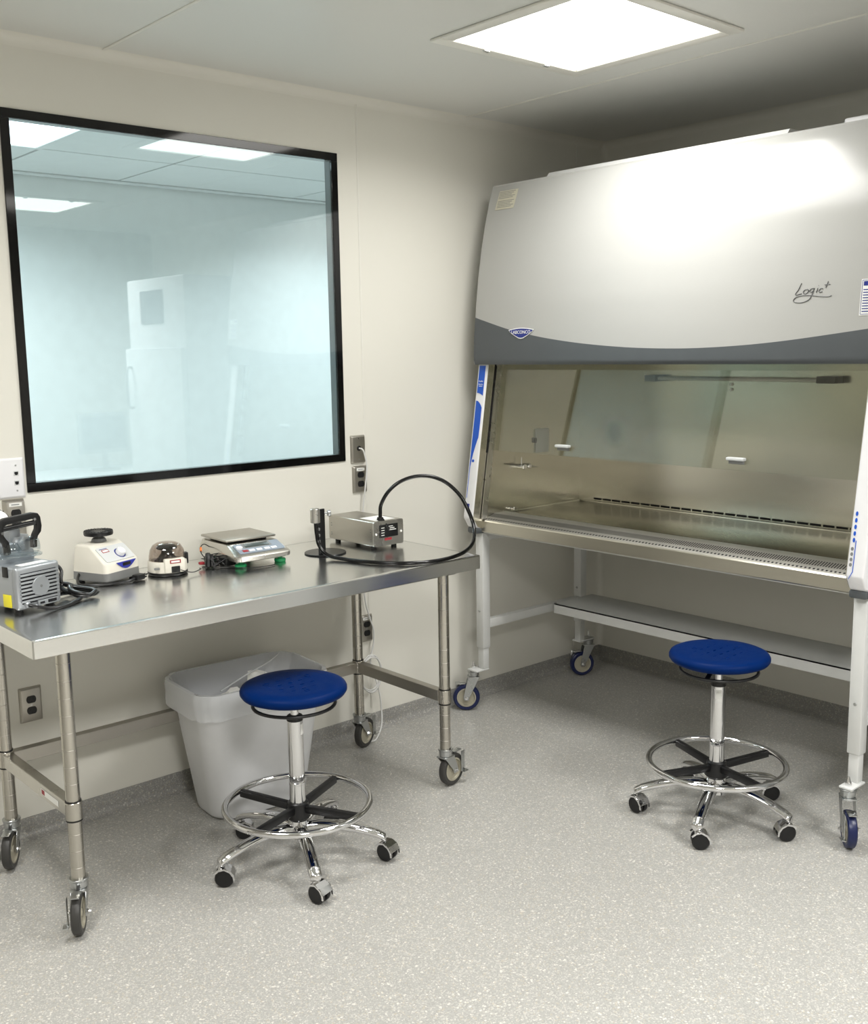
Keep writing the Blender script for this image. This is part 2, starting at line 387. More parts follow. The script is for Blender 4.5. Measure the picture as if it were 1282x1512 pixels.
for i in (1, 4):
    lx, ly = (xs[i]+xs[i+1])/2, 1.475
    t = thing('ceiling_light', 'lit square ceiling panel in the room behind the glass' if i == 1 else 'second lit ceiling panel in the room behind the glass, beyond the window edge', 'light', (lx, ly, CZ), 0, 'ceiling panels beyond the window')
    b = NB(); box(b, -.265, .265, -.265, .265, -.002, .006); obj('diffuser', b, M_PANELB, t)
    b = NB()
    for s in (-1, 1):
        box(b, -.30, .30, s*.2825-.0175, s*.2825+.0175, -.008, .01, .002, 1); box(b, s*.2825-.0175, s*.2825+.0175, -.265, .265, -.008, .01, .002, 1)
    obj('frame', b, M_TILE, t)
    ld = bpy.data.lights.new('panel_lamp', 'AREA'); ld.shape = 'SQUARE'; ld.size = .52; ld.energy = BEYOND_W; ld.spread = math.radians(150); ld.color = (.97, .99, 1)
    lo = bpy.data.objects.new('panel_lamp', ld); COL.objects.link(lo); lo.parent = t; lo.location = (0, 0, -.010)

# ------------------------------------------------------------------ ceiling lights of this room
LP = [(-1.495, -1.15, 'lit square panel light in the ceiling in front of the cabinet', .52),
      (-1.495, -3.65, 'lit square ceiling panel across the room, mirrored in the window', 1.3),
      (-3.75, -1.15, 'lit square ceiling panel above the near end of the worktable', .64),
      (-3.75, -3.65, 'lit square ceiling panel above the viewer', 1.75)]
for lx, ly, lab, pw in LP:
    t = thing('ceiling_light', lab, 'light', (lx, ly, CZ), 0, 'square ceiling panel lights')
    b = NB(); box(b, -.305, .305, -.305, .305, -.004, .0, .0015, 1); obj('diffuser', b, M_PANEL, t)
    b = NB()
    for s in (-1, 1):
        box(b, -.362, .362, s*.335-.027, s*.335+.027, -.010, .0, .004); box(b, s*.335-.027, s*.335+.027, -.308, .308, -.010, .0, .004)
    obj('frame', b, M_SEAM, t)
    ld = bpy.data.lights.new('panel_lamp', 'AREA'); ld.shape = 'SQUARE'; ld.size = .60; ld.energy = PANEL_W*pw; ld.spread = math.radians(160 if pw < .6 else PANEL_SPREAD); ld.color = (1, .99, .965)
    lo = bpy.data.objects.new('panel_lamp', ld); COL.objects.link(lo); lo.parent = t; lo.location = (0, 0, -.012)
    for s in (-.15, .15):
        b = NB(); box(b, s-.012, s+.012, .305, .318, -.016, -.009, .002); obj('latch', b, M_CHROME, t)

# ------------------------------------------------------------------ casters (shared by table and stand)
def caster(parent, x, y, ang, tyre, top=.158, R=.0635, W=.030, brake=True, eye=False, stem=True, plate=None):
    """swivel caster, stem at x,y; ang = trailing direction. fork (part) > tyre, wheel_core, axle, brake_pedal"""
    tr = .034; M = T(x, y, 0, ang)
    b = NB()
    cyl(b, (0, 0, top-.030), (0, 0, top-.006), .024, .027, bev=.002)
    cyl(b, (0, 0, top-.006), (0, 0, top), .029, bev=.001)
    for s in (-1, 1):
        yy = s*(W/2+.006)
        prism(b, [(-.026, top-.032), (.026, top-.032), (tr+.014, R+.004), (tr+.010, R-.011), (tr-.010, R-.012), (tr-.014, R+.004)], yy-.0018, yy+.0018, r=.0006, seg=1)
    box(b, -.027, .029, -W/2-.008, W/2+.008, top-.036, top-.030, .002)
    b.transform(M); f = obj('caster', b, M_ZINC, parent)
    prof = [(R*.70, -W/2*.86), (R*.90, -W/2*.95), (R*.975, -W/2*.72), (R, -W/2*.25), (R, W/2*.25), (R*.975, W/2*.72), (R*.90, W/2*.95), (R*.70, W/2*.86), (R*.70, -W/2*.86)]
    MW = M @ T(tr, 0, R, 0, PI/2)
    b = NB(); lathe(b, prof, 36, MW); obj('tyre', b, tyre, f)
    b = NB(); lathe(b, [(0, -W*.36), (R*.18, -W*.40), (R*.22, -W*.28), (R*.58, -W*.24), (R*.62, -W*.46), (R*.71, -W*.45), (R*.71, W*.45), (R*.62, W*.46), (R*.58, W*.24), (R*.22, W*.28), (R*.18, W*.40), (0, W*.36)], 32, MW); obj('wheel_core', b, M_HUB, f)
    for s in (-1, 1):
        b = NB(); cyl(b, (tr, s*(W/2+.007), R), (tr, s*(W/2+.013), R), .0075, n=6); cyl(b, (tr, s*(W/2+.0128), R), (tr, s*(W/2+.019), R), .004, n=10)
        b.transform(M); obj('axle_nut', b, M_CHROME, f)
    if brake:
        b = NB(); box(b, tr+.004, tr+.048, -W/2+.002, W/2-.002, R*2+.001, R*2+.005, .002, M=None)
        box(b, tr+.030, tr+.050, -W/2-.011, -W/2-.008, R*.75, R*2+.003, .001); box(b, tr+.034, tr+.062, -W/2-.022, -W/2-.004, R*.72, R*.78, .002)
        b.transform(M); obj('brake_pedal', b, M_ZINC, f)
    if eye:
        b = NB(); cyl(b, (0, 0, top), (0, 0, top+.016), .010, n=6); cyl(b, (0, 0, top+.014), (0, 0, top+.026), .008, .003); b.transform(M); obj('stem_nut', b, M_CHROME, f)
    return f

# ------------------------------------------------------------------ worktable
TX0, TX1, TY0, TY1, TT = -3.297, -1.628, -.774, -.065, .90
tc = ((TX0+TX1)/2, (TY0+TY1)/2)
tab = thing('worktable', 'long stainless steel worktable on casters under the window', 'table', (tc[0], tc[1], 0))
hx, hy = (TX1-TX0)/2, (TY1-TY0)/2
def raised_top(bm):
    t = bmesh.new()
    loops = []
    for inset, z in ((.0, TT-.050), (-.0, TT-.046), (0, TT-.004), (.0015, TT-.001), (.004, TT), (.02, TT-.0005)):
        loops.append([(x, y, z) for x, y in rrect(hx-inset, hy-inset, .010, 3)])
    loft(bm, loops, cap0=False, cap1=True)
    loft(bm, [[(x, y, TT-.050) for x, y in rrect(hx, hy, .010, 3)], [(x, y, TT-.050) for x, y in rrect(hx-.014, hy-.014, .006, 3)], [(x, y, TT-.004) for x, y in rrect(hx-.015, hy-.015, .006, 3)]], cap0=False, cap1=True)
b = NB(); raised_top(b); obj('tabletop', b, M_STEELX, tab, 25)
b = NB(); box(b, -hx+.05, hx-.06, -.28, -.19, TT-.075, TT-.006, .003); obj('underside_channel', b, M_STEELD, tab)
b = NB(); box(b, -hx+.05, hx-.06, .10, .19, TT-.075, TT-.006, .003); obj('underside_channel', b, M_STEELD, tab)
LXI, LYI = .1136, .087
legs = [(-hx+LXI, -hy+LYI, -122, 'FL'), (hx-LXI, -hy+LYI, 8, 'FR'), (-hx+LXI, hy-LYI, -125, 'BL'), (hx-LXI, hy-LYI, 20, 'BR')]
for lx, ly, ang, k in legs:
    b = NB(); cyl(b, (lx, ly, .150), (lx, ly, TT-.006), .0205, n=28)
    lg = obj('leg', b, M_STEELV, tab)
    for z in [.19+.0254*2*i for i in range(13)]:   # adjustment grooves round the post
        if .32 < z < .40: continue
        b = NB(); tube(b, circle(.0203, z, 28, (lx, ly)), .0007, 6, True, 1); obj('groove', b, M_STEELD, lg)
    b = NB(); cyl(b, (lx, ly, .335), (lx, ly, .388), .0245, n=28, bev=.0015); obj('collar', b, M_STEELV, lg)
    b = NB(); cyl(b, (lx, ly, .331), (lx, ly, .3352), .0238, n=24); obj('collar_seal', b, M_BLACK, lg)
    b = NB(); cyl(b, (lx, ly, .3878), (lx, ly, .392), .0228, n=24); obj('collar_seal', b, M_BLACK, lg)
    caster(tab, lx, ly, math.radians(ang), M_TYRE, top=.156)
def angle_bar(bm, p, q, out, h=.042, z=.340):
    """folded bar between posts: vertical web with a top flange; out = side of the web"""
    p, q = Vector(p), Vector(q); d = (q-p).normalized(); n = Vector((-d.y, d.x, 0))*out
    L = (q-p).length; M = Matrix(((d.x, n.x, 0, p.x), (d.y, n.y, 0, p.y), (0, 0, 1, 0), (0, 0, 0, 1)))
    box(bm, 0, L, .014, .0165, z, z+h, .0008, 1, M); box(bm, 0, L, -.0165, .0145, z+h-.0025, z+h, .0008, 1, M); box(bm, 0, L, -.0165, -.014, z, z+h, .0008, 1, M)
b = NB(); angle_bar(b, (-hx+LXI+.02, hy-LYI, 0), (hx-LXI-.02, hy-LYI, 0), -1); obj('rear_stretcher', b, M_STEELD, tab)
b = NB(); angle_bar(b, (-hx+LXI, -hy+LYI+.02, 0), (-hx+LXI, hy-LYI-.02, 0), 1); sl = obj('side_stretcher', b, M_STEEL, tab)
b = NB(); angle_bar(b, (hx-LXI, -hy+LYI+.02, 0), (hx-LXI, hy-LYI-.02, 0), 1); obj('side_stretcher', b, M_STEELD, tab)
b = NB(); x = -hx+LXI-.0175; box(b, x-.0006, x, -.20, -.07, .353, .371); lb = obj('maker_sticker', b, M_PAPER, sl, label='white and red printed sticker')
b = NB(); box(b, x-.0009, x-.0005, -.098, -.075, .355, .369); obj('print', b, M_RED, sl)

# ------------------------------------------------------------------ biosafety cabinet
CF = -1.05; CYL, CYR = -.124, -1.985; SYL, SYR = -.184, -1.925      # outer sides, inner sides
bsc = thing('biosafety_cabinet', 'large white biological safety cabinet with curved hood and sloping glass sash', 'cabinet', (-.65, (CYL+CYR)/2, .84))
OX, OY, OZ = .65, -(CYL+CYR)/2, -.84
def cobj(name, bm, m, parent=bsc, angle=35, **kw):
    bm.transform(Matrix.Translation((OX, OY, OZ))); return obj(name, bm, m, parent, angle, **kw)
HP = [(1.588, -1.026), (1.600, -1.033), (1.66, -1.031), (1.732, -1.0265), (1.85, -1.0163), (1.967, -1.0010), (2.084, -.981), (2.187, -.9585), (2.290, -.931), (2.350, -.911), (2.361, -.903)]
def hood_x(z):
    for (z0, x0), (z1, x1) in zip(HP, HP[1:]):
        if z <= z1: return x0+(x1-x0)*max(0, (z-z0)/(z1-z0))
    return HP[-1][1]
BC = [(-.124, 1.794), (-.135, 1.7903), (-.371, 1.7287), (-.638, 1.684), (-.932, 1.6555), (-1.199, 1.6457), (-1.426, 1.651), (-1.634, 1.666), (-1.985, 1.706)]
def band_z(y):
    # smooth interpolation through the measured curve
    P = [Vector((a, c, 0)) for a, c in BC]
    for i in range(len(P)-1):
        if P[i].x >= y >= P[i+1].x:
            u = (y-P[i].x)/(P[i+1].x-P[i].x); a, q, c, d = P[max(i-1, 0)].y, P[i].y, P[i+1].y, P[min(i+2, len(P)-1)].y
            h = P[i+1].x-P[i].x
            m0 = (c-a)/(P[i+1].x-P[max(i-1, 0)].x)*h; m1 = (d-q)/(P[min(i+2, len(P)-1)].x-P[i].x)*h
            return (2*u**3-3*u*u+1)*q+(u**3-2*u*u+u)*m0+(-2*u**3+3*u*u)*c+(u**3-u*u)*m1
    return P[-1].y
hz0, hz1 = HP[0][0], HP[-1][0]
def hood_pt(y, z, off=0.): return (hood_x(z)-off, y, z)
ylerp = lambda u: CYL+(CYR-CYL)*u
b = NB(); grid(b, lambda u, v: hood_pt(ylerp(u), band_z(ylerp(u))+(hz1-band_z(ylerp(u)))*v), 60, 30)
cobj('hood_panel', b, M_HOOD, angle=60)
b = NB(); grid(b, lambda u, v: hood_pt(ylerp(u), hz0+(band_z(ylerp(u))-hz0)*v, .001*math.sin(PI*min(1, v*1.0))), 60, 12)
grid(b, lambda u, v: (HP[0][1]+.075*v, ylerp(u), hz0+.004*v), 2, 2)
cobj('hood_band', b, M_BAND, angle=60, label='slate grey band along the lower hood edge')
b = NB()   # hood ends, top and rear as a closed shell behind the curved front
side = [(x, z) for z, x in HP]+[(-.89, 2.364), (-.27, 2.364), (-.27, 1.40), (-.40, 1.40), (-.40, 1.60), (-.95, 1.60)]
for y0, y1 in ((CYL-.0015, CYL), (CYR, CYR+.0015)): prism(b, side, y0, y1)
box(b, -.905, -.27, CYR, CYL, 2.355, 2.364); box(b, -.275, -.27, CYR, CYL, .86, 2.36)
cobj('housing', b, M_HOOD)
for y0 in (CYL-.003, CYR+.0005):
    b = NB(); prism(b, [(-1.00, .875), (-.272, .875), (-.272, 1.602), (-.955, 1.602)], y0, y0+.0025); cobj('side_panel', b, M_HOOD)
b = NB(); prism(b, [(-.872, 2.364), (-.850, 2.389), (-.40, 2.389), (-.38, 2.364)], -1.52, -.405); cobj('top_cover', b, M_STAND, label='low grey cover plate on the roof')
b = NB(); box(b, -.75, -.60, -1.92, -1.662, 2.364, 2.412, .008); cobj('terminal_box', b, M_WHITEP, label='small white box on the roof')
# side columns with print
def column(sgn):
    yc = CYL-.032 if sgn > 0 else CYR+.032
    b = NB(); prism(b, [(-1.006, 1.596), (-1.112, .912), (-1.085, .868), (-1.03, .845), (-.93, .87), (-.90, 1.596)], yc-.030, yc+.030, r=.008, seg=3)
    return cobj('side_column', b, M_WHITEP)
colL, colR = column(1), column(-1)
for yy, cc in ((CYL-.0625, colL), (CYR+.0625, colR)):
    b = NB(); prism(b, [(-1.001, 1.594), (-1.106, .914), (-1.080, .872), (-1.03, .850), (-.92, .875), (-.90, 1.594)], yy-.0012, yy+.0012); cobj('column_liner', b, M_STEELI, cc)
def col_x(z): return -1.006-(1.596-z)*.155+.0
def col_patch(yz, parent, m, nm, d=.0012):
    """flat print on the sloping front of a column"""
    t = bmesh.new(); f = [t.verts.new((col_x(z)-d-.0002, y, z)) for y, z in yz]; k = [t.verts.new((col_x(z)-d+.0016, y, z)) for y, z in yz]
    n = len(f); t.faces.new(f); t.faces.new(k[::-1])
    for i in range(n): t.faces.new((f[i], f[(i+1) % n], k[(i+1) % n], k[i]))
    bmesh.ops.recalc_face_normals(t, faces=t.faces)
    return cobj(nm, merge(NB(), t), m, parent)
yl, yr = -.137, -.175
arc = [(yl+(yr-yl)*i/8, 1.446-.012*(i/8)**2) for i in range(9)]
col_patch([(yl, 1.583), (yr, 1.583)]+[(y, z+.018) for y, z in arc[::-1]], colL, M_BLUE, 'blue_print')
swoosh = [(yl, 1.430)]+[(yl+(yr-yl)*i/8, 1.430-.030*(i/8)**2) for i in range(1, 9)]
swoosh += [(yr, 1.32), (-.1735, 1.27)]+[(-.1735+(.1735-.1392)*(1-(1-i/8)**1.6), 1.27-.15*(i/8)) for i in range(1, 9)]
swoosh += [(-.1370, 1.115), (-.1370, 1.25)]
col_patch(swoosh, colL, M_BLUE, 'blue_print')
col_patch([(-.1370, 1.125), (-.1395, 1.125), (-.1385, 1.00), (-.1370, 1.00)], colL, M_BLUE, 'blue_line')
col_patch([(-.155+.007*math.cos(a*PI/6), 1.165+.0065*math.sin(a*PI/6)) for a in range(12)], colL, M_BLUE, 'badge')
col_patch([(-.142, .975), (-.160, .975), (-.160, .952), (-.142, .952)], colL, M_NAVY, 'sticker')
MC = Matrix(((0, 0, -1, 0), (-1, 0, 0, 0), (0, 1, 0, 0), (0, 0, 0, 1)))   # text plane x->-y, y->z, facing -x
for i, (s, z) in enumerate((('Purifier', 1.515), ('Biosafety', 1.502), ('Cabinet', 1.494))):
    b = NB(); text_bm(b, s, .0095 if i == 0 else .0075, Matrix.Translation((col_x(z)-.002, -.156, z)) @ Matrix.Rotation(.155, 4, 'Y') @ MC, .0002); cobj('lettering', b, M_PAPER, colL)
for i in range(5):
    z = 1.115-.021*i; yb = -1.932
    col_patch([(yb-.006+.004*math.cos(a*PI/6), z+.0075*math.sin(a*PI/6)) for a in range(12)], colR, M_BLUE, 'button')
for i in range(4):
    z = 1.003-.017*i; yb = -1.932
    col_patch([(yb-.004+.0045*math.cos(a*PI/6), z+.006*math.sin(a*PI/6)) for a in range(12)], colR, M_PRINT, 'button')
col_patch([(-1.9445, 1.03), (-1.9465, 1.03), (-1.9465, .93), (-1.9345, .905), (-1.9345, .908), (-1.9445, .931)], colR, M_BLUE, 'blue_line')
b = NB()
for yc in (CYL-.032, CYR+.032): box(b, -1.085, -.94, yc-.031, yc+.031, .838, .866, .008)
cobj('column_foot', b, M_BAND)
# interior
b = NB(); box(b, -.385, -.375, SYR, SYL, .895, 1.60); rear = cobj('rear_baffle', b, M_STEELI)
for y0, y1, nm in ((SYL, SYL+.006, 'inner_side'), (SYR-.006, SYR, 'inner_side')):
    b = NB(); prism(b, [(-1.045, .895), (-.38, .895), (-.38, 1.60), (-.94, 1.60)], y0, y1); s_ = cobj(nm, b, M_STEELI)
    if y0 == SYL: innerL = s_
b = NB(); box(b, -.95, -.28, SYR, SYL, 1.592, 1.604); cobj('diffuser_screen', b, M_STEELD)
b = NB(); box(b, -.90, -.388, SYR+.004, SYL-.004, .885, .920, .003); cobj('work_surface', b, M_STEELI)
b = NB(); box(b, -.905, -.388, SYL-.016, SYL-.001, .905, .927, .004); box(b, -.905, -.388, SYR+.001, SYR+.016, .905, .927, .004); box(b, -.40, -.386, SYR, SYL, .905, .927, .004); cobj('surface_rim', b, M_STEELI)
b = NB(); prism(b, [(-1.050, .896), (-1.044, .9005), (-.975, .922), (-.902, .922), (-.900, .885), (-1.046, .885)], SYR, SYL); gr = cobj('front_grille', b, M_GRILLE)
GA = -math.atan2(.0215, .069)
# solid dark boxes as the shade in openings: a front hole row, then fine slots
b = NB()
for i in range(112):
    y = SYL-.012-i*.01545; box(b, -.005, .004, -.0035, .0035, -.0012, .0006, M=T(-1.032, y, .9042, ry=GA))
cobj('hole_row', b, M_DARKIN, gr, kind='stuff', label='row of small round holes along the front edge')
b = NB()
for i in range(174):
    y = SYL-.006-i*.00995
    box(b, -.018, .016, -.0022, .0022, -.0012, .0006, M=T(-.993, y, .9164, ry=GA))
cobj('slot_band', b, M_SLOT, gr, kind='stuff', label='band of fine air intake slots')
b = NB(); prism(b, [(-1.052, .845), (-1.056, .850), (-1.0535, .894), (-1.049, .8985), (-1.044, .897), (-1.044, .850), (-.97, .846), (-.97, .842)], CYR+.05, CYL-.045); cobj('front_sill', b, M_STEELY)
b = NB(); box(b, -1.04, -.28, CYR, CYL, .838, .884, .003); cobj('floor_pan', b, M_STAND)
sm = None
for i in range(24):
    y = -.300-i*.0562
    b = NB(); box(b, -.3872, -.384, y-.0235, y+.0235, .932, .9405)
    cobj('slot', b, M_DARKIN, rear)
# upper interior fittings
b = NB(); box(b, -.70, -.615, SYL-.010, SYL-.001, 1.175, 1.287, .003); cv = cobj('outlet_cover', b, M_GREYL, innerL)
b = NB(); box(b, -.712, -.700, SYL-.012, SYL-.004, 1.222, 1.246, .002); cobj('cover_hinge', b, M_BLACK, innerL)
b = NB(); cyl(b, (-.815, SYL-.001, 1.122), (-.815, SYL-.035, 1.122), .010); cyl(b, (-.815, SYL-.035, 1.122), (-.815, SYL-.046, 1.122), .013, bev=.002)
cyl(b, (-.815, SYL-.022, 1.122), (-.815, SYL-.022, 1.165), .004, .002); cyl(b, (-.815, SYL-.022, 1.125), (-.885, SYL-.028, 1.138), .005, .002)
cyl(b, (-.765, SYL-.001, 1.120), (-.765, SYL-.030, 1.120), .011, bev=.002); cyl(b, (-.765, SYL-.022, 1.12), (-.715, SYL-.028, 1.112), .005, .002); cyl(b, (-.815, SYL-.018, 1.122), (-.765, SYL-.018, 1.12), .006)
cobj('gas_valve', b, M_CHROME)
b = NB(); cyl(b, (-.865, SYL-.001, .931), (-.865, SYL-.03, .931), .004); cyl(b, (-.865, SYL-.022, .925), (-.865, SYL-.022, .94), .003); cyl(b, (-.865, SYL-.022, .931), (-.84, SYL-.022, .931), .003); cobj('drain_valve', b, M_CHROME)
b = NB(); cyl(b, (-.425, -.66, 1.516), (-.425, -1.46, 1.514), .0085, n=14); cobj('lamp_tube', b, M_UV)
for y0, y1 in ((-.615, -.675), (-1.435, -1.515)):
    b = NB(); box(b, -.45, -.386, min(y0, y1), max(y0, y1), 1.502, 1.53, .004); cobj('lamp_socket', b, M_BLACK if y1 < -1 else M_GREYP)
b = NB()
for z in (1.47, 1.492): cyl(b, (-.386, -1.02, z), (-.395, -1.02, z), .007, bev=.001)
cobj('screw', b, M_ZINC, rear)
# glass sash with grips
def sash_x(z): return -1.0499+(z-.9009)*.1565
b = NB(); prism(b, [(sash_x(1.211), 1.211), (sash_x(1.62), 1.62), (sash_x(1.62)+.006, 1.62), (sash_x(1.211)+.006, 1.211)], SYR, SYL)
sash = cobj('sash', b, M_SASH, label='sloping glass sash, half lowered')
for y in (-.625, -1.445):
    b = NB(); box(b, sash_x(1.249)-.024, sash_x(1.249)-.0004, y-.036, y+.036, 1.246, 1.258, .004); cobj('grip', b, M_GREYL, sash)
    b = NB(); box(b, sash_x(1.24)-.012, sash_x(1.24)-.0004, y-.030, y+.030, 1.234, 1.246, .002); cobj('grip_pad', b, M_GREYP, sash)
for s, yy in ((1, SYL), (-1, SYR)):
    for k, (o0, o1, m) in enumerate(((.000, .012, M_BLACKM), (.013, .019, M_BRUSHAL))):
        b = NB(); y0 = yy+s*(.006-o0*1.0); y1 = yy+s*(.006-o1)
        prism(b, [(sash_x(.905)-.014, .905), (sash_x(1.60)-.014, 1.60), (sash_x(1.60)+.016, 1.60), (sash_x(.905)+.016, .905)] if k else [(sash_x(1.20)-.02, 1.20), (sash_x(1.60)-.02, 1.60), (sash_x(1.60)+.022, 1.60), (sash_x(1.20)+.022, 1.20)], min(y0, y1), max(y0, y1)); cobj('sash_track', b, m)
# badges and lettering on the hood
def hood_M(y, z, off=.0012):
    dz = .02; sl = math.atan2(hood_x(z+dz)-hood_x(z-dz), 2*dz)
    return Matrix.Translation((hood_x(z)-off, y, z)) @ Matrix.Rotation(sl, 4, 'Y') @ MC
def flat(bm, pts, M, d=.001):
    t = bmesh.new(); a = [t.verts.new((x, y, 0)) for x, y in pts]; c = [t.verts.new((x, y, -d)) for x, y in pts]
    n = len(pts); t.faces.new(a); t.faces.new(c[::-1])
    for i in range(n): t.faces.new((a[i], c[i], c[(i+1) % n], a[(i+1) % n]))
    bmesh.ops.recalc_face_normals(t, faces=t.faces); return merge(bm, t, M)
def shield(w, h):
    p = [(-w, h*.62)]+[(-w+2*w*i/10, h*.62+h*.36*math.sin(PI*i/10)) for i in range(1, 10)]+[(w, h*.62), (w*.86, h*.18)]
    return p+[(w*.5, -h*.45), (w*.18, -h*.92), (0, -h), (-w*.18, -h*.92), (-w*.5, -h*.45), (-w*.86, h*.18)]
ME = hood_M(-.410, 1.7195, .0032)
b = NB(); flat(b, shield(.074, .0235), ME, .001); eb = cobj('emblem', b, M_PAPER, label='blue shield emblem with white lettering')
b = NB(); flat(b, shield(.069, .0195), ME @ Matrix.Translation((0, 0, .0008)), .0008); cobj('emblem_field', b, M_NAVY, eb)
b = NB(); text_bm(b, 'LABCONCO', .0200, ME @ Matrix.Translation((0, .0035, .0012)) @ Matrix.Diagonal((1, 1.0, 1, 1)), .0003); cobj('emblem_lettering', b, M_PAPER, eb)
ML = hood_M(-1.722, 1.820)
def stroke(bm, pts, M, r=.0011): tube(bm, [M @ Vector((x, y, 0)) for x, y in pts], r, 6, False, 5)
b = NB()
S_ = [[(-.043, .033), (-.052, .013), (-.062, -.004), (-.040, -.001)],
      [(-.020, .012), (-.030, .010), (-.034, .002), (-.028, -.003), (-.019, .001), (-.016, .009), (-.020, .012)],
      [(.002, .014), (-.006, .013), (-.012, .006), (-.006, .001), (.002, .007), (.004, .014), (-.001, -.004), (-.012, -.022), (-.034, -.030), (-.058, -.029), (-.068, -.023), (-.060, -.013), (-.040, -.008), (-.010, -.008), (.026, -.013), (.055, -.015), (.066, -.012)],
      [(.016, .014), (.012, .000)], [(.0185, .0215), (.019, .0225)],
      [(.034, .012), (.027, .012), (.021, .005), (.024, .000), (.033, .002)],
      [(.051, .034), (.044, .014)], [(.039, .0235), (.058, .0245)]]
for s in S_: stroke(b, s, ML)
cobj('logo_lettering', b, M_TEXTD, label='handwritten style grey lettering')
b = NB(); MS = hood_M(-.232, 2.293); flat(b, [(-.060, -.042), (.052, -.042), (.060, .042), (-.052, .042)], MS); ls = cobj('label_sticker', b, M_CREAMLBL, label='cream printed label')
b = NB()
for k in range(11):
    if k in (5,): continue
    y = .035-.0068*k; flat(b, [(-.050, y), (.046-.01*(k % 3), y), (.046-.01*(k % 3), y+.0022), (-.050, y+.0022)], MS @ Matrix.Translation((0, 0, .0006)), .0004)
cobj('print', b, M_PRINT, ls)
b = NB(); MS = hood_M(-1.930, 1.797); flat(b, [(-.044, -.057), (.044, -.057), (.044, .057), (-.044, .057)], MS); ls = cobj('certificate_sticker', b, M_PAPER, label='white certificate sticker with blue border')
b = NB()
for s in ((-.041, -.054, .041, -.0525), (-.041, .0525, .041, .054), (-.041, -.054, -.0395, .054), (.0395, -.054, .041, .054), (-.036, .036, -.022, .050)): flat(b, [(s[0], s[1]), (s[2], s[1]), (s[2], s[3]), (s[0], s[3])], MS @ Matrix.Translation((0, 0, .0006)), .0004)
for k in range(9): y = .022-.0085*k; flat(b, [(-.036, y), (.03-.008*(k % 3), y), (.03-.008*(k % 3), y+.003), (-.036, y+.003)], MS @ Matrix.Translation((0, 0, .0006)), .0004)
cobj('print', b, M_NAVY, ls)

# ------------------------------------------------------------------ cabinet stand
st = thing('cabinet_stand', 'grey white telescoping base stand on blue casters under the safety cabinet', 'stand', (-.65, (CYL+CYR)/2, 0))
def sobj(name, bm, m, parent=st, **kw):
    bm.transform(Matrix.Translation((.65, OY, 0))); return obj(name, bm, m, parent, **kw)
LW = .046
def stand_leg(x0, y0, cx, cy, ang, sx):
    b = NB(); box(b, x0, x0+LW, y0-LW, y0, .300, .838, .004); lg = sobj('leg', b, M_STAND)
    b = NB(); box(b, x0+.005, x0+LW-.005, y0-LW+.005, y0-.005, .200, .302, .003); sobj('leg_extension', b, M_STAND, lg)
    b = NB(); cyl(b, (x0, y0-LW/2, .475), (x0-.004, y0-LW/2, .475), .006, n=12, bev=.001); sobj('bolt', b, M_ZINC, lg)
    xa, xb = sorted((cx-sx*.012, x0+LW/2+sx*.0-sx*.0)); ya, yb = min(cy, y0-LW)-.006, max(cy, y0)+.004
    b = NB(); box(b, min(cx-.022, x0+.004), max(cx+.022, x0+LW-.004), min(cy-.022, y0-LW+.004), max(cy+.022, y0-.004), .193, .201, .003); sobj('caster_plate', b, M_STAND, lg)
    b = NB(); sub = None
    return lg
stand_leg(-1.048, -.139, -1.065, -.140, 0, -1); stand_leg(-1.048, -1.923, -1.078, -1.952, 0, -1)
stand_leg(-.372, -.139, -.275, -.150, 0, 1); stand_leg(-.372, -1.923, -.30, -1.945, 0, 1)
for cx, cy, ang in ((-1.058, -.128, 138), (-1.074, -1.948, -140), (-.268, -.150, 150), (-.29, -1.945, 120)):
    f = caster(st, cx+.65, cy+OY, math.radians(ang), M_BLUETYRE, top=.193, R=.0625, W=.032, eye=False)
    b = NB(); cyl(b, (cx, cy, .2), (cx, cy, .212), .012, n=6); cyl(b, (cx, cy, .21), (cx, cy, .232), .009, .003, n=14); b.transform(Matrix.Translation((.65, OY, 0))); obj('stem_nut', b, M_CHROME, f)
for y in (-.139-LW/2, -1.923-LW/2):
    b = NB(); box(b, -1.003, -.371, y-.02, y+.02, .392, .430, .003); sobj('side_rail', b, M_STAND)
    b = NB(); box(b, -1.03, -.34, y-.018, y+.018, .80, .838, .003); sobj('top_rail', b, M_STAND)
b = NB(); box(b, -.590, -.310, -1.905, -.205, .433, .438); box(b, -.590, -.586, -1.905, -.205, .392, .438); box(b, -.314, -.310, -1.905, -.205, .392, .438); sobj('shelf', b, M_STAND)
b = NB(); box(b, -.345, -.327, -1.905, -.205, .79, .838); sobj('rear_rail', b, M_STAND)
b = NB(); cyl(b, (-.585, -.212, .44), (-.585, -.212, .446), .006, n=8); sobj('bolt', b, M_ZINC)

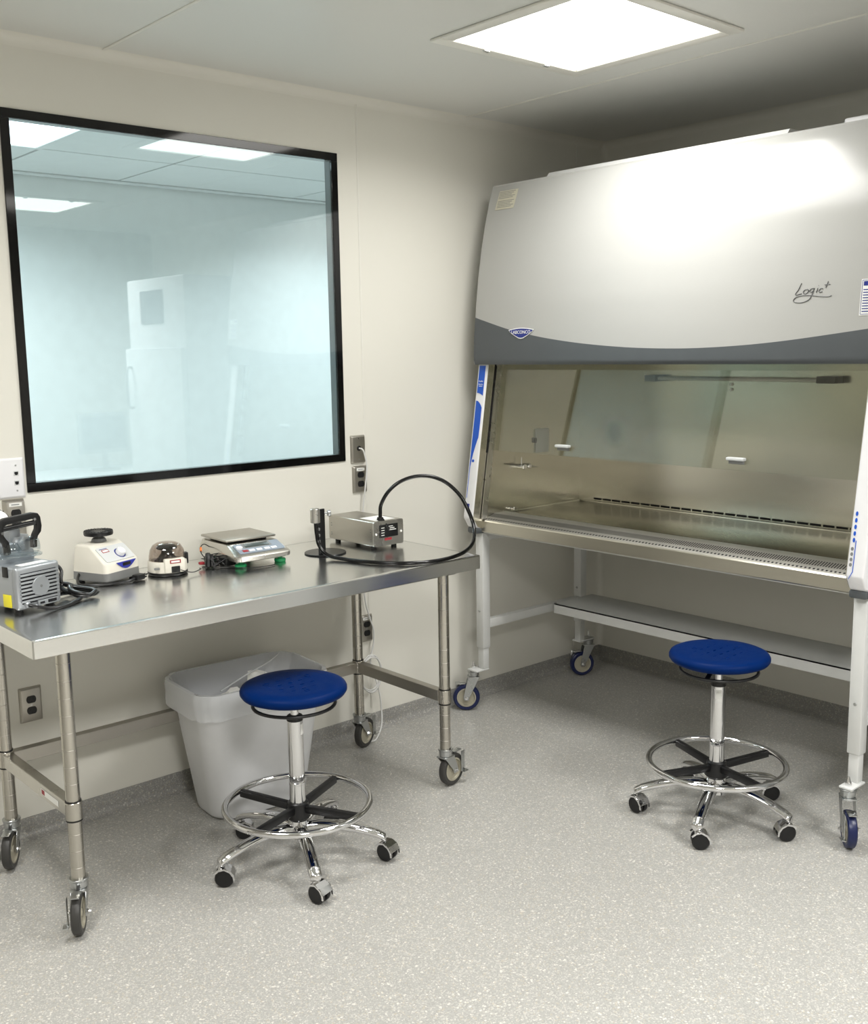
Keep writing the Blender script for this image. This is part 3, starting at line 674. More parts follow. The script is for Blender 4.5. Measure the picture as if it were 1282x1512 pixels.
# ------------------------------------------------------------------ stools
def stool(label, loc, base_deg, arm_deg, lever_deg, sticker_deg, caster_deg):
    t = thing('lab_stool', label, 'stool', loc, 0, 'blue lab stools')
    b = NB(); lathe(b, [(0, .560), (.115, .560), (.150, .564), (.166, .571), (.172, .580), (.172, .588), (.167, .597), (.155, .6025), (.12, .6035), (.06, .601), (0, .600)], 56); s = obj('seat', b, M_BLUESEAT, t, 50)
    b = NB()
    for i in range(3):
        a = math.radians(lever_deg+35+120*i); x, y = .088*math.cos(a), .088*math.sin(a)
        lathe(b, [(.010, .6025), (.009, .6042), (.0055, .6036), (.004, .6026), (0, .6025)], 12, T(x, y, 0))
    obj('moulded_boss', b, M_BLUESEAT, s)
    b = NB()
    for i in range(6):
        for j in range(6):
            x, y = -.1+.04*i+(.02 if j % 2 else 0), -.1+.04*j
            if x*x+y*y < .0125: box(b, x-.008, x+.008, y-.0012, y+.0012, .5995, .6032-.02*(x*x+y*y), .0008, 1, None)
    obj('seat_ridge', b, M_BLUESEAT, s, kind='stuff')
    b = NB(); cyl(b, (0, 0, .545), (0, 0, .561), .045, .06); cyl(b, (0, 0, .525), (0, 0, .547), .026, .034); mech = obj('seat_mount', b, M_BLACK, t)
    b = NB(); tube(b, circle(.132, .535, 48), .0058, 8, True, 1); lv = obj('lever_ring', b, M_BLACK, t)
    b = NB(); a = math.radians(lever_deg); tube(b, [(.02*math.cos(a), .02*math.sin(a), .55), (.075*math.cos(a), .075*math.sin(a), .552), (.132*math.cos(a), .132*math.sin(a), .535)], .009, 8, ry=.005); obj('lever_arm', b, M_BLACK, lv)
    b = NB(); cyl(b, (0, 0, .49), (0, 0, .53), .0135, n=24); obj('gas_piston', b, M_CHROME, t)
    b = NB(); cyl(b, (0, 0, .478), (0, 0, .497), .0265, bev=.003, n=28); obj('piston_cap', b, M_BLACK, t)
    b = NB(); cyl(b, (0, 0, .272), (0, 0, .480), .0255, n=36); cyl(b, (0, 0, .15), (0, 0, .266), .0262, n=36); c = obj('column', b, M_CHROME, t)
    b = NB(); cyl(b, (0, 0, .264), (0, 0, .274), .0272, n=36, bev=.002); obj('column_joint', b, M_CHROME, c)
    b = NB(); a0 = math.radians(sticker_deg)
    grid(b, lambda u, v: (.0258*math.cos(a0+(u-.5)*.8), .0258*math.sin(a0+(u-.5)*.8), .435+.035*v), 6, 1); obj('white_sticker', b, M_PAPER, c)
    # footrest: hoop, black hub and four black arms
    b = NB(); cyl(b, (0, 0, .148), (0, 0, .205), .040, .034, n=28, bev=.004); h = obj('footrest_hub', b, M_BLACK, t)
    for k in range(4):
        b = NB(); box(b, .025, .229, -.009, .009, .178, .204, .004, 2, None)
        for v in b.verts: v.co.z += -.010*max(0, 1-v.co.x/.2); v.co.y *= 1.25-.9*v.co.x
        b.transform(T(0, 0, 0, math.radians(arm_deg+90*k))); obj('footrest_arm', b, M_BLACK, h)
    b = NB(); tube(b, circle(.235, .197, 72), .0112, 12, True, 1); obj('foot_ring', b, M_CHROME, t)
    # five-star chrome base
    b = NB(); cyl(b, (0, 0, .085), (0, 0, .148), .038, .034, n=30, bev=.004); hub = obj('base_hub', b, M_CHROME, t)
    for k in range(5):
        a = math.radians(base_deg+72*k); M = T(0, 0, 0, a); b = NB()
        P = [(.02, 0, .118), (.08, 0, .122), (.15, 0, .116), (.22, 0, .100), (.272, 0, .082), (.290, 0, .072)]
        P = smooth_path(P, 5); loops = []
        for i, p in enumerate(P):
            f = i/(len(P)-1); w = .0245*(1-.22*f) if f < .93 else .0195*(1-(f-.93)*5); hgt = .016*(1-.22*f)
            loops.append([(p.x-(.0 if f < .8 else .004), w*math.cos(2*PI*j/14), p.z+hgt*math.sin(2*PI*j/14)) for j in range(14)])
        loft(b, loops, M=M); lg = obj('base_leg', b, M_CHROME, t, 50)
        ca = math.radians(caster_deg[k]); cx, cy = .279*math.cos(a), .279*math.sin(a)
        MM = T(cx, cy, 0, ca)
        b = NB(); cyl(b, (0, 0, .050), (0, 0, .080), .007, n=12)
        for s in (-1, 1): prism(b, [(-.020, .050), (-.006, .062), (.014, .064), (.034, .054), (.045, .036), (.046, .022), (.041, .022), (.039, .036), (.030, .050), (.013, .0595), (-.004, .056), (-.016, .046)], s*.0235-.0012, s*.0235+.0012)
        for q0, q1 in (((-.006, .0605), (.014, .0625)), ((.014, .0625), (.033, .0525)), ((.033, .0525), (.044, .036))):
            prism(b, [q0, q1, (q1[0]+.001, q1[1]+.002), (q0[0]+.001, q0[1]+.002)], -.0225, .0225)
        b.transform(MM); cs = obj('caster', b, M_CHROME, t)
        for s in (-1, 1):
            b = NB(); cyl(b, (.012, s*.005, .0300), (.012, s*.0212, .0300), .0300, n=32, bev=.004); b.transform(MM); obj('caster_wheel', b, M_BLACK, cs)
    return t
stool('blue topped chrome lab stool in front of the white waste bin', (-2.482, -.785, 0), 174, 22, -10, 300, (322, 285, 285, 150, 330))
stool('blue topped chrome lab stool in front of the safety cabinet', (-1.21, -1.530, 0), 201, -18, 195, 215, (312, 140, 130, 300, 265))

# ------------------------------------------------------------------ waste bin with liner
bn = thing('waste_bin', 'tall white plastic waste bin with clear liner under the worktable', 'bin', (-2.345, -.270, 0), math.radians(-4))
b = NB(); outer = []; H = .482
for f, gx, gy in ((0, .180, .116), (.010, .188, .124), (.03, .192, .127), (.835, .244, .163), (.845, .250, .169), (.865, .253, .172), (.96, .256, .175), (.985, .262, .181), (1.0, .264, .183)):
    outer.append([(x, y, .002+f*H) for x, y in rrect(gx, gy, .088, 9)])
inner = [[(x, y, H+.002) for x, y in rrect(.254, .173, .080, 9)], [(x, y, .05) for x, y in rrect(.18, .112, .08, 9)]]
loft(b, outer+inner, True, True); obj('bin_body', b, M_BIN, bn, 40)
b = NB(); tube(b, [(x, y, H+.002) for x, y in rrect(.259, .178, .085, 9)], .0065, 8, True, 1); obj('rim', b, M_BIN, bn)
rr = random.Random(3)
def liner_loop(gx, gy, z, amp, ph):
    pts = rrect(gx, gy+.004, .088, 16); out = []
    for i, (x, y) in enumerate(pts):
        n = math.sin(i*1.7+ph)*.5+math.sin(i*.63+ph*2)*.6+rr.uniform(-.35, .35); L = math.hypot(x, y); out.append((x*(1+amp*n/L), y*(1+amp*n/L), z+amp*.8*math.sin(i*.9+ph)))
    return out
b = NB(); lp = [liner_loop(.266, .181, H-.082, .0035, .3), liner_loop(.2685, .1835, H-.06, .0025, 1.1), liner_loop(.2685, .1835, H-.030, .002, 2.2), liner_loop(.270, .185, H-.004, .0015, 2.0), liner_loop(.266, .181, H+.0115, .001, .9), liner_loop(.256, .171, H+.0125, .001, 1.9), liner_loop(.246, .161, H-.01, .003, 3.1), liner_loop(.236, .152, H-.06, .006, .7), liner_loop(.214, .136, H-.16, .010, 1.7)]
loft(b, lp, False, False); obj('liner', b, M_LINER, bn, 60, label='clear crinkled plastic liner')
b = NB()
tube(b, [(-.13, -.05, H-.02), (0, .0, H+.004), (.12, .06, H+.012), (.20, .12, H+.018)], .005, 8, ry=.002); obj('liner_fold', b, M_LINER, bn)
def crumple(c, r, seed):
    q = random.Random(seed); t = bmesh.new(); bmesh.ops.create_icosphere(t, subdivisions=2, radius=r)
    for v in t.verts: v.co = v.co*q.uniform(.7, 1.15)+Vector(c)
    return merge(NB(), t)
for i, (c, r, lab) in enumerate((((-.10, -.07, H-.05), .045, 'crumpled white wipe near the front rim of the bin'), ((.06, .03, H-.06), .06, 'larger crumpled white wipe deeper in the bin'))):
    b = crumple(c, r, i); b.transform(T(-2.345, -.270, 0, math.radians(-4))); obj('crumpled_wipe', b, M_PAPER, None, 10, label=lab, category='waste', group='crumpled wipes in the bin')

# ------------------------------------------------------------------ wall plates and cable
def plate(name, label, x0, x1, z0, z1, m, duplex=True, jacks=False, hole=False, tag=False, d=.011, cat='outlet', inset=.006):
    xc, zc = (x0+x1)/2, (z0+z1)/2; t = thing(name, label, cat, (xc, 0, zc)); hx_, hz_ = (x1-x0)/2, (z1-z0)/2
    b = NB(); loops = []
    for ins, y in ((0, 0), (0, -.002), (inset, -d), (inset+.001, -d-.0004)): loops.append([(x, y, z) for x, z in rrect(hx_-ins, hz_-ins, .003, 2)])
    loft(b, loops); obj('cover_plate', b, m, t)
    if duplex:
        for s in (1, -1):
            b = NB(); cz_ = s*.0195
            poly = [(.0165*math.cos(a*PI/12), max(-.0125, min(.0125, .0165*math.sin(a*PI/12)))+cz_) for a in range(24)]
            prism(b, poly, -d-.0030, -d+.001); r = obj('receptacle', b, M_BLACK, t)
            b = NB()
            for q in (-.0062, .0062): box(b, q-.0011, q+.0011, -d-.0034, -d-.0026, cz_-.001, cz_+.007)
            cyl(b, (0, -d-.0026, cz_-.0065), (0, -d-.0034, cz_-.0065), .0024, n=10); obj('contact_slot', b, M_DARKIN, r)
        b = NB(); cyl(b, (0, -d, 0), (0, -d-.0012, 0), .0032, n=12); obj('screw', b, M_ZINC, t)
    if jacks:
        for s in (.016, -.016):
            b = NB(); box(b, .030-.0085, .030+.0085, -d-.0012, -d, s-.0085, s+.0085, .001); j = obj('jack', b, M_GREYL, t)
            b = NB(); prism(b, [(.030-.006, s-.002), (.030-.006, s+.005), (.030+.006, s+.005), (.030+.006, s-.002), (.030+.003, s-.006), (.030-.003, s-.006)], -d-.0018, -d-.001); obj('jack_opening', b, M_DARKIN, j)
        for s in (.042, -.042):
            b = NB(); cyl(b, (.03, -d, s), (.03, -d-.001, s), .003, n=10); obj('screw', b, M_ZINC, t)
    if hole:
        b = NB(); cyl(b, (.0, -d+.001, .004), (.0, -d-.0025, .004), .011, n=20, bev=.001); obj('grommet', b, M_BLACK, t)
        for s in (.046, -.042):
            b = NB(); cyl(b, (0, -d, s), (0, -d-.0012, s), .003, n=10); obj('screw', b, M_ZINC, t)
    if tag:
        b = NB(); box(b, -.021, .021, -d-.0012, -d, hz_-.021, hz_-.009); obj('tag', b, M_PAPER, t)
        b = NB(); box(b, -.014, .012, -d-.0016, -d-.001, hz_-.0165, hz_-.0135); obj('print', b, M_PRINT, t)
    return t
plate('network_plate', 'white wall plate with two network jacks left of the window corner', -3.118, -3.002, 1.188, 1.322, M_WHITEP, False, True, cat='wall plate', d=.008)
plate('power_outlet', 'steel double power outlet below the white network plate', -3.082, -3.010, 1.058, 1.184, M_STEELD, tag=True, d=.024)
plate('power_outlet', 'steel double power outlet under the worktable by its near end', -3.078, -3.001, .412, .535, M_STEELD)
plate('cable_plate', 'steel blank plate with a white cable at the lower right of the window', -1.638, -1.562, 1.188, 1.305, M_STEELD, False, hole=True, cat='wall plate')
plate('power_outlet', 'steel double power outlet just under the blank cable plate', -1.632, -1.556, 1.062, 1.176, M_STEELD, tag=True)
plate('power_outlet', 'steel double power outlet low on the wall behind the far table leg', -1.617, -1.547, .405, .525, M_STEELD, tag=True)
b = NB(); tube(b, [(-1.600, -.012, 1.2505), (-1.590, -.026, 1.243), (-1.578, -.030, 1.20), (-1.574, -.028, 1.16), (-1.582, -.024, 1.08), (-1.590, -.018, 1.0), (-1.597, -.016, .82), (-1.596, -.018, .62), (-1.578, -.020, .53), (-1.561, -.030, .46), (-1.563, -.030, .40), (-1.590, -.040, .33), (-1.585, -.050, .28), (-1.560, -.06, .18), (-1.575, -.09, .06), (-1.625, -.115, .006), (-1.665, -.125, .005)], .0034, 8)
cbl = obj('data_cable', b, M_GREYWIRE, None, 60, label='thin white cable hanging down the wall behind the worktable', category='cable')
b = NB(); pts = []
for i in range(5*16):
    a = 2*PI*i/16; R_ = .062+.006*math.sin(i*.37); pts.append((-1.60+R_*math.cos(a)*.9, -.052-.0032*(i/16)+.004*math.sin(i*.9), .275+R_*1.25*math.sin(a)))
tube(b, pts, .0028, 6, False, 2); obj('cable_coil', b, M_GREYWIRE, cbl, 60)

# ------------------------------------------------------------------ vacuum pump
TZ = TT
pm = thing('vacuum_pump', 'silver grey vacuum pump with black handle and slatted end on the table', 'pump', (-3.1405, -.4257, TZ), math.radians(15.7))
b = NB(); box(b, -.0765, .0765, .004, .270, .012, .138, .014, 3); pb = obj('motor_housing', b, M_PUMP, pm)
b = NB(); box(b, -.0775, .0775, -.006, .016, .010, .140, .016, 3); pf = obj('end_cover', b, M_PUMP, pm)
b = NB(); box(b, -.062, .062, -.0068, -.005, .028, .120, .006); obj('recess_shade', b, M_DARKIN, pf)  # dark plate painted as the shade behind the slats
for i in range(8):
    z = .036+.0112*i; b = NB(); box(b, -.066, .068, -.0115, -.006, z-.0032, z+.0032, .0016, 2); obj('slat', b, M_PUMP, pf)
b = NB(); cyl(b, (.002, -.0135, .074), (.002, -.0075, .074), .030, n=36, bev=.0015); obj('fan_boss', b, M_PUMP, pf)
b = NB(); cyl(b, (.002, -.0142, .074), (.002, -.0132, .074), .004, n=12); obj('screw', b, M_ZINC, pf)
b = NB(); box(b, -.012, .060, -.0135, -.006, .016, .031, .002); obj('rating_plate', b, M_PUMP, pf)
b = NB(); box(b, -.006, .010, -.0142, -.0132, .020, .026); box(b, .022, .052, -.0142, -.0132, .019, .028); obj('plate_print', b, M_DARKIN, pf)
b = NB(); cyl(b, (-.046, -.004, .026), (-.046, -.016, .024), .0105, .009, bev=.002); obj('cord_grommet', b, M_PUMP, pm)
b = NB(); box(b, -.0795, -.076, .030, .056, .108, .140, .002); obj('switch', b, M_BLACK, pm)
b = NB(); box(b, -.0792, -.0765, .022, .060, .018, .056, .001); obj('warning_label', b, M_YELLOW, pm, label='yellow warning label')
b = NB(); box(b, -.045, .048, .010, .040, .1382, .1400, .0005); obj('top_label', b, M_PAPER, pm)
# cylinder heads, gauges, handle, tubing
b = NB()
box(b, -.070, .062, .085, .250, .134, .172, .010); box(b, -.060, .050, .10, .20, .165, .20, .014, 3)
box(b, -.012, .030, .105, .165, .19, .236, .006); lathe(b, [(.046, .17), (.046, .196), (.038, .21), (.012, .216), (0, .216)], 28, T(.030, .135)); lathe(b, [(.044, .17), (.044, .192), (.034, .206), (0, .21)], 28, T(-.055, .16))
obj('pump_head', b, M_PUMP, pm)
b = NB(); lathe(b, [(.034, .168), (.034, .185), (.031, .203), (.018, .212), (0, .213)], 28, T(.032, .075)); lathe(b, [(.030, .168), (.030, .182), (.02, .20), (0, .203)], 28, T(-.03, .075)); obj('jar_cap', b, M_CLEAR, pm)
for x, y in ((.016, .19), (-.082, .19)):
    b = NB(); cyl(b, (x, y, .19), (x, y, .245), .007); M = T(x, y, .258, 0, math.radians(50)); lathe(b, [(0, -.012), (.030, -.012), (.032, -.008), (.032, .010), (.029, .013), (.027, .010)], 32, M); g = obj('gauge', b, M_CHROME, pm)
    b = NB(); lathe(b, [(0, .0105), (.027, .0105)], 28, M); obj('gauge_dial', b, M_PAPER, g)
hp = [(-.052, .168), (-.052, .185), (-.056, .202), (-.070, .216), (-.074, .228), (-.073, .258), (-.064, .274), (-.048, .279), (.050, .284), (.066, .280), (.074, .268), (.077, .240), (.073, .222), (.061, .210), (.057, .196), (.055, .176), (.040, .176), (.042, .204), (.050, .220), (.058, .232), (.060, .246), (.056, .262), (.044, .264), (-.044, .259), (-.055, .252), (-.057, .230), (-.050, .218), (-.040, .206), (-.036, .168)]
b = NB(); prism(b, hp, .064, .082, r=.0025, seg=2); hd = obj('handle', b, M_BLACK, pm)
b = NB(); cyl(b, (-.056, .073, .246), (.058, .073, .252), .0075, n=14); obj('handle_bar', b, M_BLACK, hd)
b = NB()
for x, z in ((-.062, .236), (.052, .263)): cyl(b, (x, .0625, z), (x, .066, z), .0045, n=12)
obj('rivet', b, M_CHROME, hd)
b = NB(); tube(b, [(-.10, .05, .178), (-.05, .045, .172), (.0, .040, .166), (.045, .045, .160), (.070, .075, .156), (.078, .12, .152)], .0062, 10); tube(b, [(-.10, .065, .168), (-.05, .06, .163), (0, .054, .160), (.04, .058, .157)], .0062, 10); obj('clear_tubing', b, M_CLEAR, pm)
b = NB()
for x in (-.055, .055):
    for y in (.025, .23): cyl(b, (x, y, 0), (x, y, .013), .014, .012)
obj('rubber_foot', b, M_BLACK, pm)
b = NB(); tube(b, [(-.046, -.016, .024), (-.03, -.03, .018), (.02, -.048, .006), (.07, -.045, .0055), (.105, -.03, .006), (.125, .0, .009), (.120, .045, .016), (.118, .075, .026), (.128, .080, .034), (.135, .055, .028), (.150, .02, .012), (.158, -.01, .012), (.145, -.022, .010), (.125, -.018, .016), (.118, .02, .022), (.126, .05, .03), (.136, .045, .026), (.150, .0, .02), (.148, -.022, .017), (.128, -.026, .010), (.118, .0, .012), (.125, .04, .014), (.120, .06, .012), (.10, .055, .014), (.085, .052, .014)], .0054, 8, k=5)
for v in b.verts:
    if v.co.x > .09: v.co.x = .09+(v.co.x-.09)*1.7; v.co.z *= 1.2
pc = obj('power_cord', b, M_RUBBER, pm, 60)
b = NB(); box(b, .060, .088, .040, .064, .004, .028, .004); obj('plug', b, M_BLACK, pc)
b = NB(); tube(b, [(.074, .10, .10), (.10, .10, .105), (.125, .085, .09), (.130, .07, .062), (.10, .085, .05), (.09, .10, .055), (.125, .115, .088), (.160, .12, .094), (.170, .11, .075), (.155, .095, .05), (.16, .09, .035), (.20, .085, .02), (.24, .06, .007)], .0056, 8, k=5)
tube(b, [(.076, .06, .085), (.095, .055, .092), (.118, .07, .078), (.112, .095, .058), (.09, .09, .06), (.10, .07, .075), (.135, .095, .07), (.15, .10, .045), (.125, .11, .03), (.10, .10, .02), (.13, .09, .012), (.18, .10, .012), (.215, .09, .007)], .0056, 8, k=5); obj('hose', b, M_RUBBER, pm, 60)

# ------------------------------------------------------------------ vortex mixer
vx = thing('vortex_mixer', 'cream and grey vortex mixer with black ribbed platter and white knob', 'mixer', (-2.806, -.162, TZ), math.radians(21.6))
def body_loop(z, gx, yf, yb, r=.016): # rounded rectangle with independent front and back
    pts = rrect(gx, (yb-yf)/2, r, 5); c = (yb+yf)/2; return [(x, y+c, z) for x, y in pts]
b = NB(); loft(b, [body_loop(.008, .079, -.074, .078), body_loop(.012, .082, -.077, .081), body_loop(.038, .081, -.076, .080)]); obj('base_skirt', b, M_GREYP, vx)
b = NB(); loft(b, [body_loop(.038, .081, -.076, .080), body_loop(.066, .0795, -.0735, .0775), body_loop(.071, .079, -.070, .077), body_loop(.119, .074, -.012, .073), body_loop(.126, .070, -.004, .068), body_loop(.128, .064, .004, .062)]); vb = obj('housing', b, M_CREAM, vx, 40)
MV = T(0, -.0420, .0945, 0, math.atan2(.048, .058))     # local frame on the sloping panel
b = NB(); flat(b, [(x, y) for x, y in rrect(.066, .034, .008, 4)], MV @ T(0, 0, .0022), .004); vp = obj('control_panel', b, M_GREYL, vb)
b = NB(); flat(b, [(-.045, -.0250)]+[(-.045+.09*i/12, -.025-.024*math.sin(PI*i/12)) for i in range(1, 12)]+[(.045, -.025)], T(.014, -.0765, .092, 0, PI/2) @ T(0, 0, .001), .006); obj('blue_crescent', b, M_BLUEP, vb)
b = NB(); lathe(b, [(.021, .0022), (.019, .0024), (0, .0026)], 28, MV @ T(.016, -.006, .0)); obj('dial_ring', b, M_NAVY, vp)
b = NB(); lathe(b, [(.0165, .002), (.016, .012), (.0145, .0165), (.010, .018), (0, .018)], 28, MV @ T(.016, -.006, 0)); box(b, -.002, .002, -.013, .013, .017, .0195, .001, M=MV @ T(.016, -.006, 0)); obj('knob', b, M_WHITEP, vp)
b = NB(); box(b, -.004, .032, -.0800, -.0735, .053, .064, .002); obj('rocker_switch', b, M_BLACK, vb)
b = NB(); box(b, -.050, -.020, .008, .021, .0022, .0028, M=MV); obj('maker_label', b, M_RED, vp)
b = NB(); box(b, -.047, -.023, .0105, .0185, .0027, .0031, M=MV); obj('label_field', b, M_PAPER, vp)
b = NB(); box(b, -.055, -.020, .0235, .0258, .0022, .0027, M=MV); obj('print', b, M_NAVY, vp)
b = NB(); lathe(b, [(.026, .130), (.022, .140), (.014, .145), (.014, .150)], 28, T(0, .028)); obj('platter_stem', b, M_GREYP, vx)
b = NB(); lathe(b, [(0, .147), (.030, .148), (.047, .152), (.0485, .156), (.0485, .164), (.046, .167), (.040, .1665), (0, .164)], 48, T(0, .028)); pl = obj('platter', b, M_BLACK, vx)
b = NB()
for i in range(24): box(b, .026, .0475, -.0018, .0018, .160, .1682, .0012, 1, T(0, .028, 0, 2*PI*i/24))
obj('platter_rib', b, M_BLACK, pl, kind='stuff')
b = NB()
for x in (-.06, .06):
    for y in (-.055, .058): cyl(b, (x, y, 0), (x, y, .010), .011)
obj('rubber_foot', b, M_BLACK, vx)
b = NB(); tube(b, [(-.076, .05, .03), (-.105, .03, .018), (-.125, .0, .006), (-.11, -.04, .005), (-.07, -.085, .005), (-.02, -.110, .0055), (.015, -.112, .010)], .0050, 8)
vc = obj('power_cord', b, M_RUBBER, vx, 60)
b = NB(); box(b, .010, .050, -.126, -.098, .001, .022, .006); obj('plug', b, M_BLACK, vc)
b = NB()
for z, y in ((.015, -.117), (.015, -.107), (.006, -.112)): box(b, .05, .068, y-.0012, y+.0012, z-.0028, z+.0028)
obj('plug_pin', b, M_CHROME, vc)

# ------------------------------------------------------------------ mini centrifuge
cf = thing('mini_centrifuge', 'small round cream mini centrifuge with smoky dome lid', 'centrifuge', (-2.612, -.222, TZ), math.radians(-10))
b = NB(); lathe(b, [(0, .001), (.066, .001), (.0685, .006), (.0675, .012), (0, .012)], 40); obj('base_ring', b, M_BLACK, cf)
b = NB(); lathe(b, [(.0665, .012), (.0675, .018), (.066, .046), (.063, .050), (.056, .050), (.052, .036), (0, .036)], 44); box(b, -.030, .042, -.0695, -.045, .013, .062, .005, 2); cb_ = obj('body', b, M_CREAM, cf)
b = NB(); lathe(b, [(.063, .050), (.0615, .066), (.0565, .087), (.047, .102), (.032, .110), (.015, .1125), (0, .113)], 44); obj('lid', b, M_SMOKE, cf, 60)
b = NB(); lathe(b, [(0, .036), (.044, .040), (.046, .044), (.030, .058), (.020, .072), (.018, .082), (.034, .088), (.036, .094), (.028, .100), (0, .101)], 28); obj('rotor', b, M_BLACKM, cf)
b = NB(); box(b, -.008, .022, -.0725, -.069, .014, .036, .002); obj('latch', b, M_BLACK, cf)
b = NB(); box(b, -.012, .026, -.0703, -.0692, .046, .058); lb_ = obj('maker_label', b, M_RED, cf)
b = NB(); box(b, -.008, .022, -.0707, -.0700, .049, .055); obj('label_field', b, M_PAPER, lb_)
b = NB(); box(b, .058, .070, -.020, .004, .03, .07, .003); obj('hinge', b, M_BLACK, cf)
b = NB(); box(b, -.061, -.044, -.0545, -.0470, .026, .033, M=T(0, 0, 0, -.0)); obj('print', b, M_GREYP, cb_)
b = NB(); tube(b, [(.022, -.074, .022), (.06, -.082, .010), (.10, -.055, .012), (.104, -.03, .010)], .0016, 6); obj('power_cord', b, M_RUBBER, cf, 60)

# ------------------------------------------------------------------ bench balance
bl = thing('bench_balance', 'stainless bench balance with flat pan, keypad and green feet', 'balance', (-2.296, -.205, TZ), math.radians(-2))
def bal_loop(z, gx, yf, yb, r=.022): pts = rrect(gx, (yb-yf)/2, r, 5); c = (yb+yf)/2; return [(x, y+c, z) for x, y in pts]
b = NB(); loft(b, [bal_loop(.022, .104, -.146, .136), bal_loop(.026, .112, -.156, .143), bal_loop(.040, .1135, -.158, .145), bal_loop(.048, .111, -.150, .144), bal_loop(.074, .103, -.083, .138), bal_loop(.077, .098, -.074, .132)]); bb = obj('body', b, M_STEEL, bl, 40)
MK = T(0, -.1135, .0632, 0, math.atan2(.026, .067))
b = NB(); flat(b, rrect(.092, .032, .008, 4), MK @ T(0, 0, .0022), .004); kp = obj('keypad', b, mat('blue grey keypad film', (136, 146, 158), .4), bb)
b = NB(); box(b, -.052, .046, .003, .027, .002, .0032, .001, M=MK); obj('display', b, M_LCD, kp)
b = NB(); box(b, -.060, .054, -.0005, .0305, .0018, .0026, .0005, M=MK); obj('display_bezel', b, M_GREYP, kp)
for i, x in enumerate((-.064, -.038, -.008, .024, .052)):
    b = NB(); box(b, x-.011, x+.011, -.024, -.011, .002, .0034, .001, M=MK); obj('key', b, M_RED if i == 0 else M_WHITEP, kp)
b = NB(); cyl(b, (-.078, -.1095, .064), (-.078, -.1115, .072), .012, n=24); obj('level_bubble', b, M_WHITEP, kp)
b = NB(); box(b, -.104, .104, -.062, .132, .0835, .0925, .008, 2); pn = obj('pan', b, M_STEELD, bl)
b = NB()
for x in (-.065, .065):
    for y in (-.03, .10): cyl(b, (x, y, .07), (x, y, .085), .014)
box(b, -.07, .07, -.04, .11, .076, .082); obj('pan_support', b, M_DARKIN, pn)
for x in (-.080, .082):
    for y in (-.120, .105):
        b = NB(); lathe(b, [(0, .0), (.019, .0), (.021, .003), (.021, .010), (.018, .013), (.008, .014), (.008, .024), (0, .024)], 28, T(x, y)); obj('foot', b, M_GREENF, bl)
b = NB(); tube(b, [(-.10, .06, .05), (-.13, .05, .068), (-.155, .03, .066), (-.165, .01, .045), (-.155, -.02, .02), (-.135, -.06, .008)], .0019, 6)
q = random.Random(5)
for j in range(7):
    pts = [(-.15+q.uniform(-.02, .05), -.04+q.uniform(-.05, .05), q.uniform(.004, .045)) for _ in range(7)]; tube(b, pts, .0017, 6)
tube(b, [(-.16, -.07, .004), (-.12, -.10, .003), (-.08, -.15, .003), (-.02, -.175, .003), (.03, -.17, .0025)], .0017, 6)
ac = obj('adapter_cord', b, M_RUBBER, bl, 60)
b = NB(); tube(b, [(-.175, -.055, .004), (-.168, -.045, .03), (-.160, -.03, .046)], .010, 8); tube(b, [(-.158, -.060, .006), (-.155, -.05, .028), (-.150, -.036, .040)], .008, 8); box(b, -.135, -.085, -.06, -.02, .002, .034, .006, M=T(0, 0, 0, .2)); obj('adapter', b, M_BLACK, ac)
b = NB(); tube(b, [(-.158, .026, .062), (-.164, .015, .052)], .004, 8, k=1); obj('orange_tie', b, M_ORANGE, ac)
b = NB(); box(b, -.195, -.175, -.035, -.020, .012, .022, .003); obj('red_clip', b, M_RED, ac)

# ------------------------------------------------------------------ fibre light source and lamp stand
bx = thing('light_source', 'brushed metal light source box with thick black light guide', 'lamp box', (-1.775, -.267, TZ))
b = NB(); box(b, -.073, .073, -.142, .146, .012, .108, .006, 3); lbx = obj('case', b, M_STEELD, bx)
b = NB(); prism(b, [(x, z+.060) for x, z in rrect(.0735, .0485, .008, 4)], -.147, -.141); fp = obj('front_plate', b, M_BRUSHAL, bx)
b = NB(); box(b, -.046, .046, -.1484, -.1465, .044, .094, .002); npp = obj('name_plate', b, M_BLACK, fp)
b = NB()
for i in range(4): box(b, -.037, -.022, -.1490, -.1482, .052+.0095*i, .0545+.0095*i)
for i in range(3): box(b, -.005, .036-.008*i, -.1490, -.1482, .070+.007*i, .0725+.007*i)
obj('print', b, M_PAPER, npp)
b = NB(); box(b, -.020, .014, -.1484, -.1466, .032, .041); obj('red_label', b, M_RED, fp)
b = NB()
for x in (-.062, .062): cyl(b, (x, -.1466, .060), (x, -.149, .060), .0045, n=14)
obj('screw', b, M_PAPER, fp)
b = NB()
for z in (.03, .038, .066, .076): box(b, -.0737, -.0728, .122, .128, z, z+.003); box(b, -.0737, -.0728, -.130, -.125, z, z+.003)
obj('rivet', b, M_GREYP, lbx)
b = NB(); box(b, -.045, .050, -.125, -.025, .1078, .1088); obj('white_label', b, M_PAPER, lbx)
b = NB()
for x in (-.05, .05):
    for y in (-.115, .115): cyl(b, (x, y, 0), (x, y, .013), .011)
obj('rubber_foot', b, M_BLACK, bx)
b = NB(); cyl(b, (-.020, -.122, .107), (-.020, -.122, .120), .014, .012, n=20); cyl(b, (-.020, -.135, .112), (.0, -.150, .072), .007, .006, n=12); obj('guide_socket', b, M_BLACK, bx)
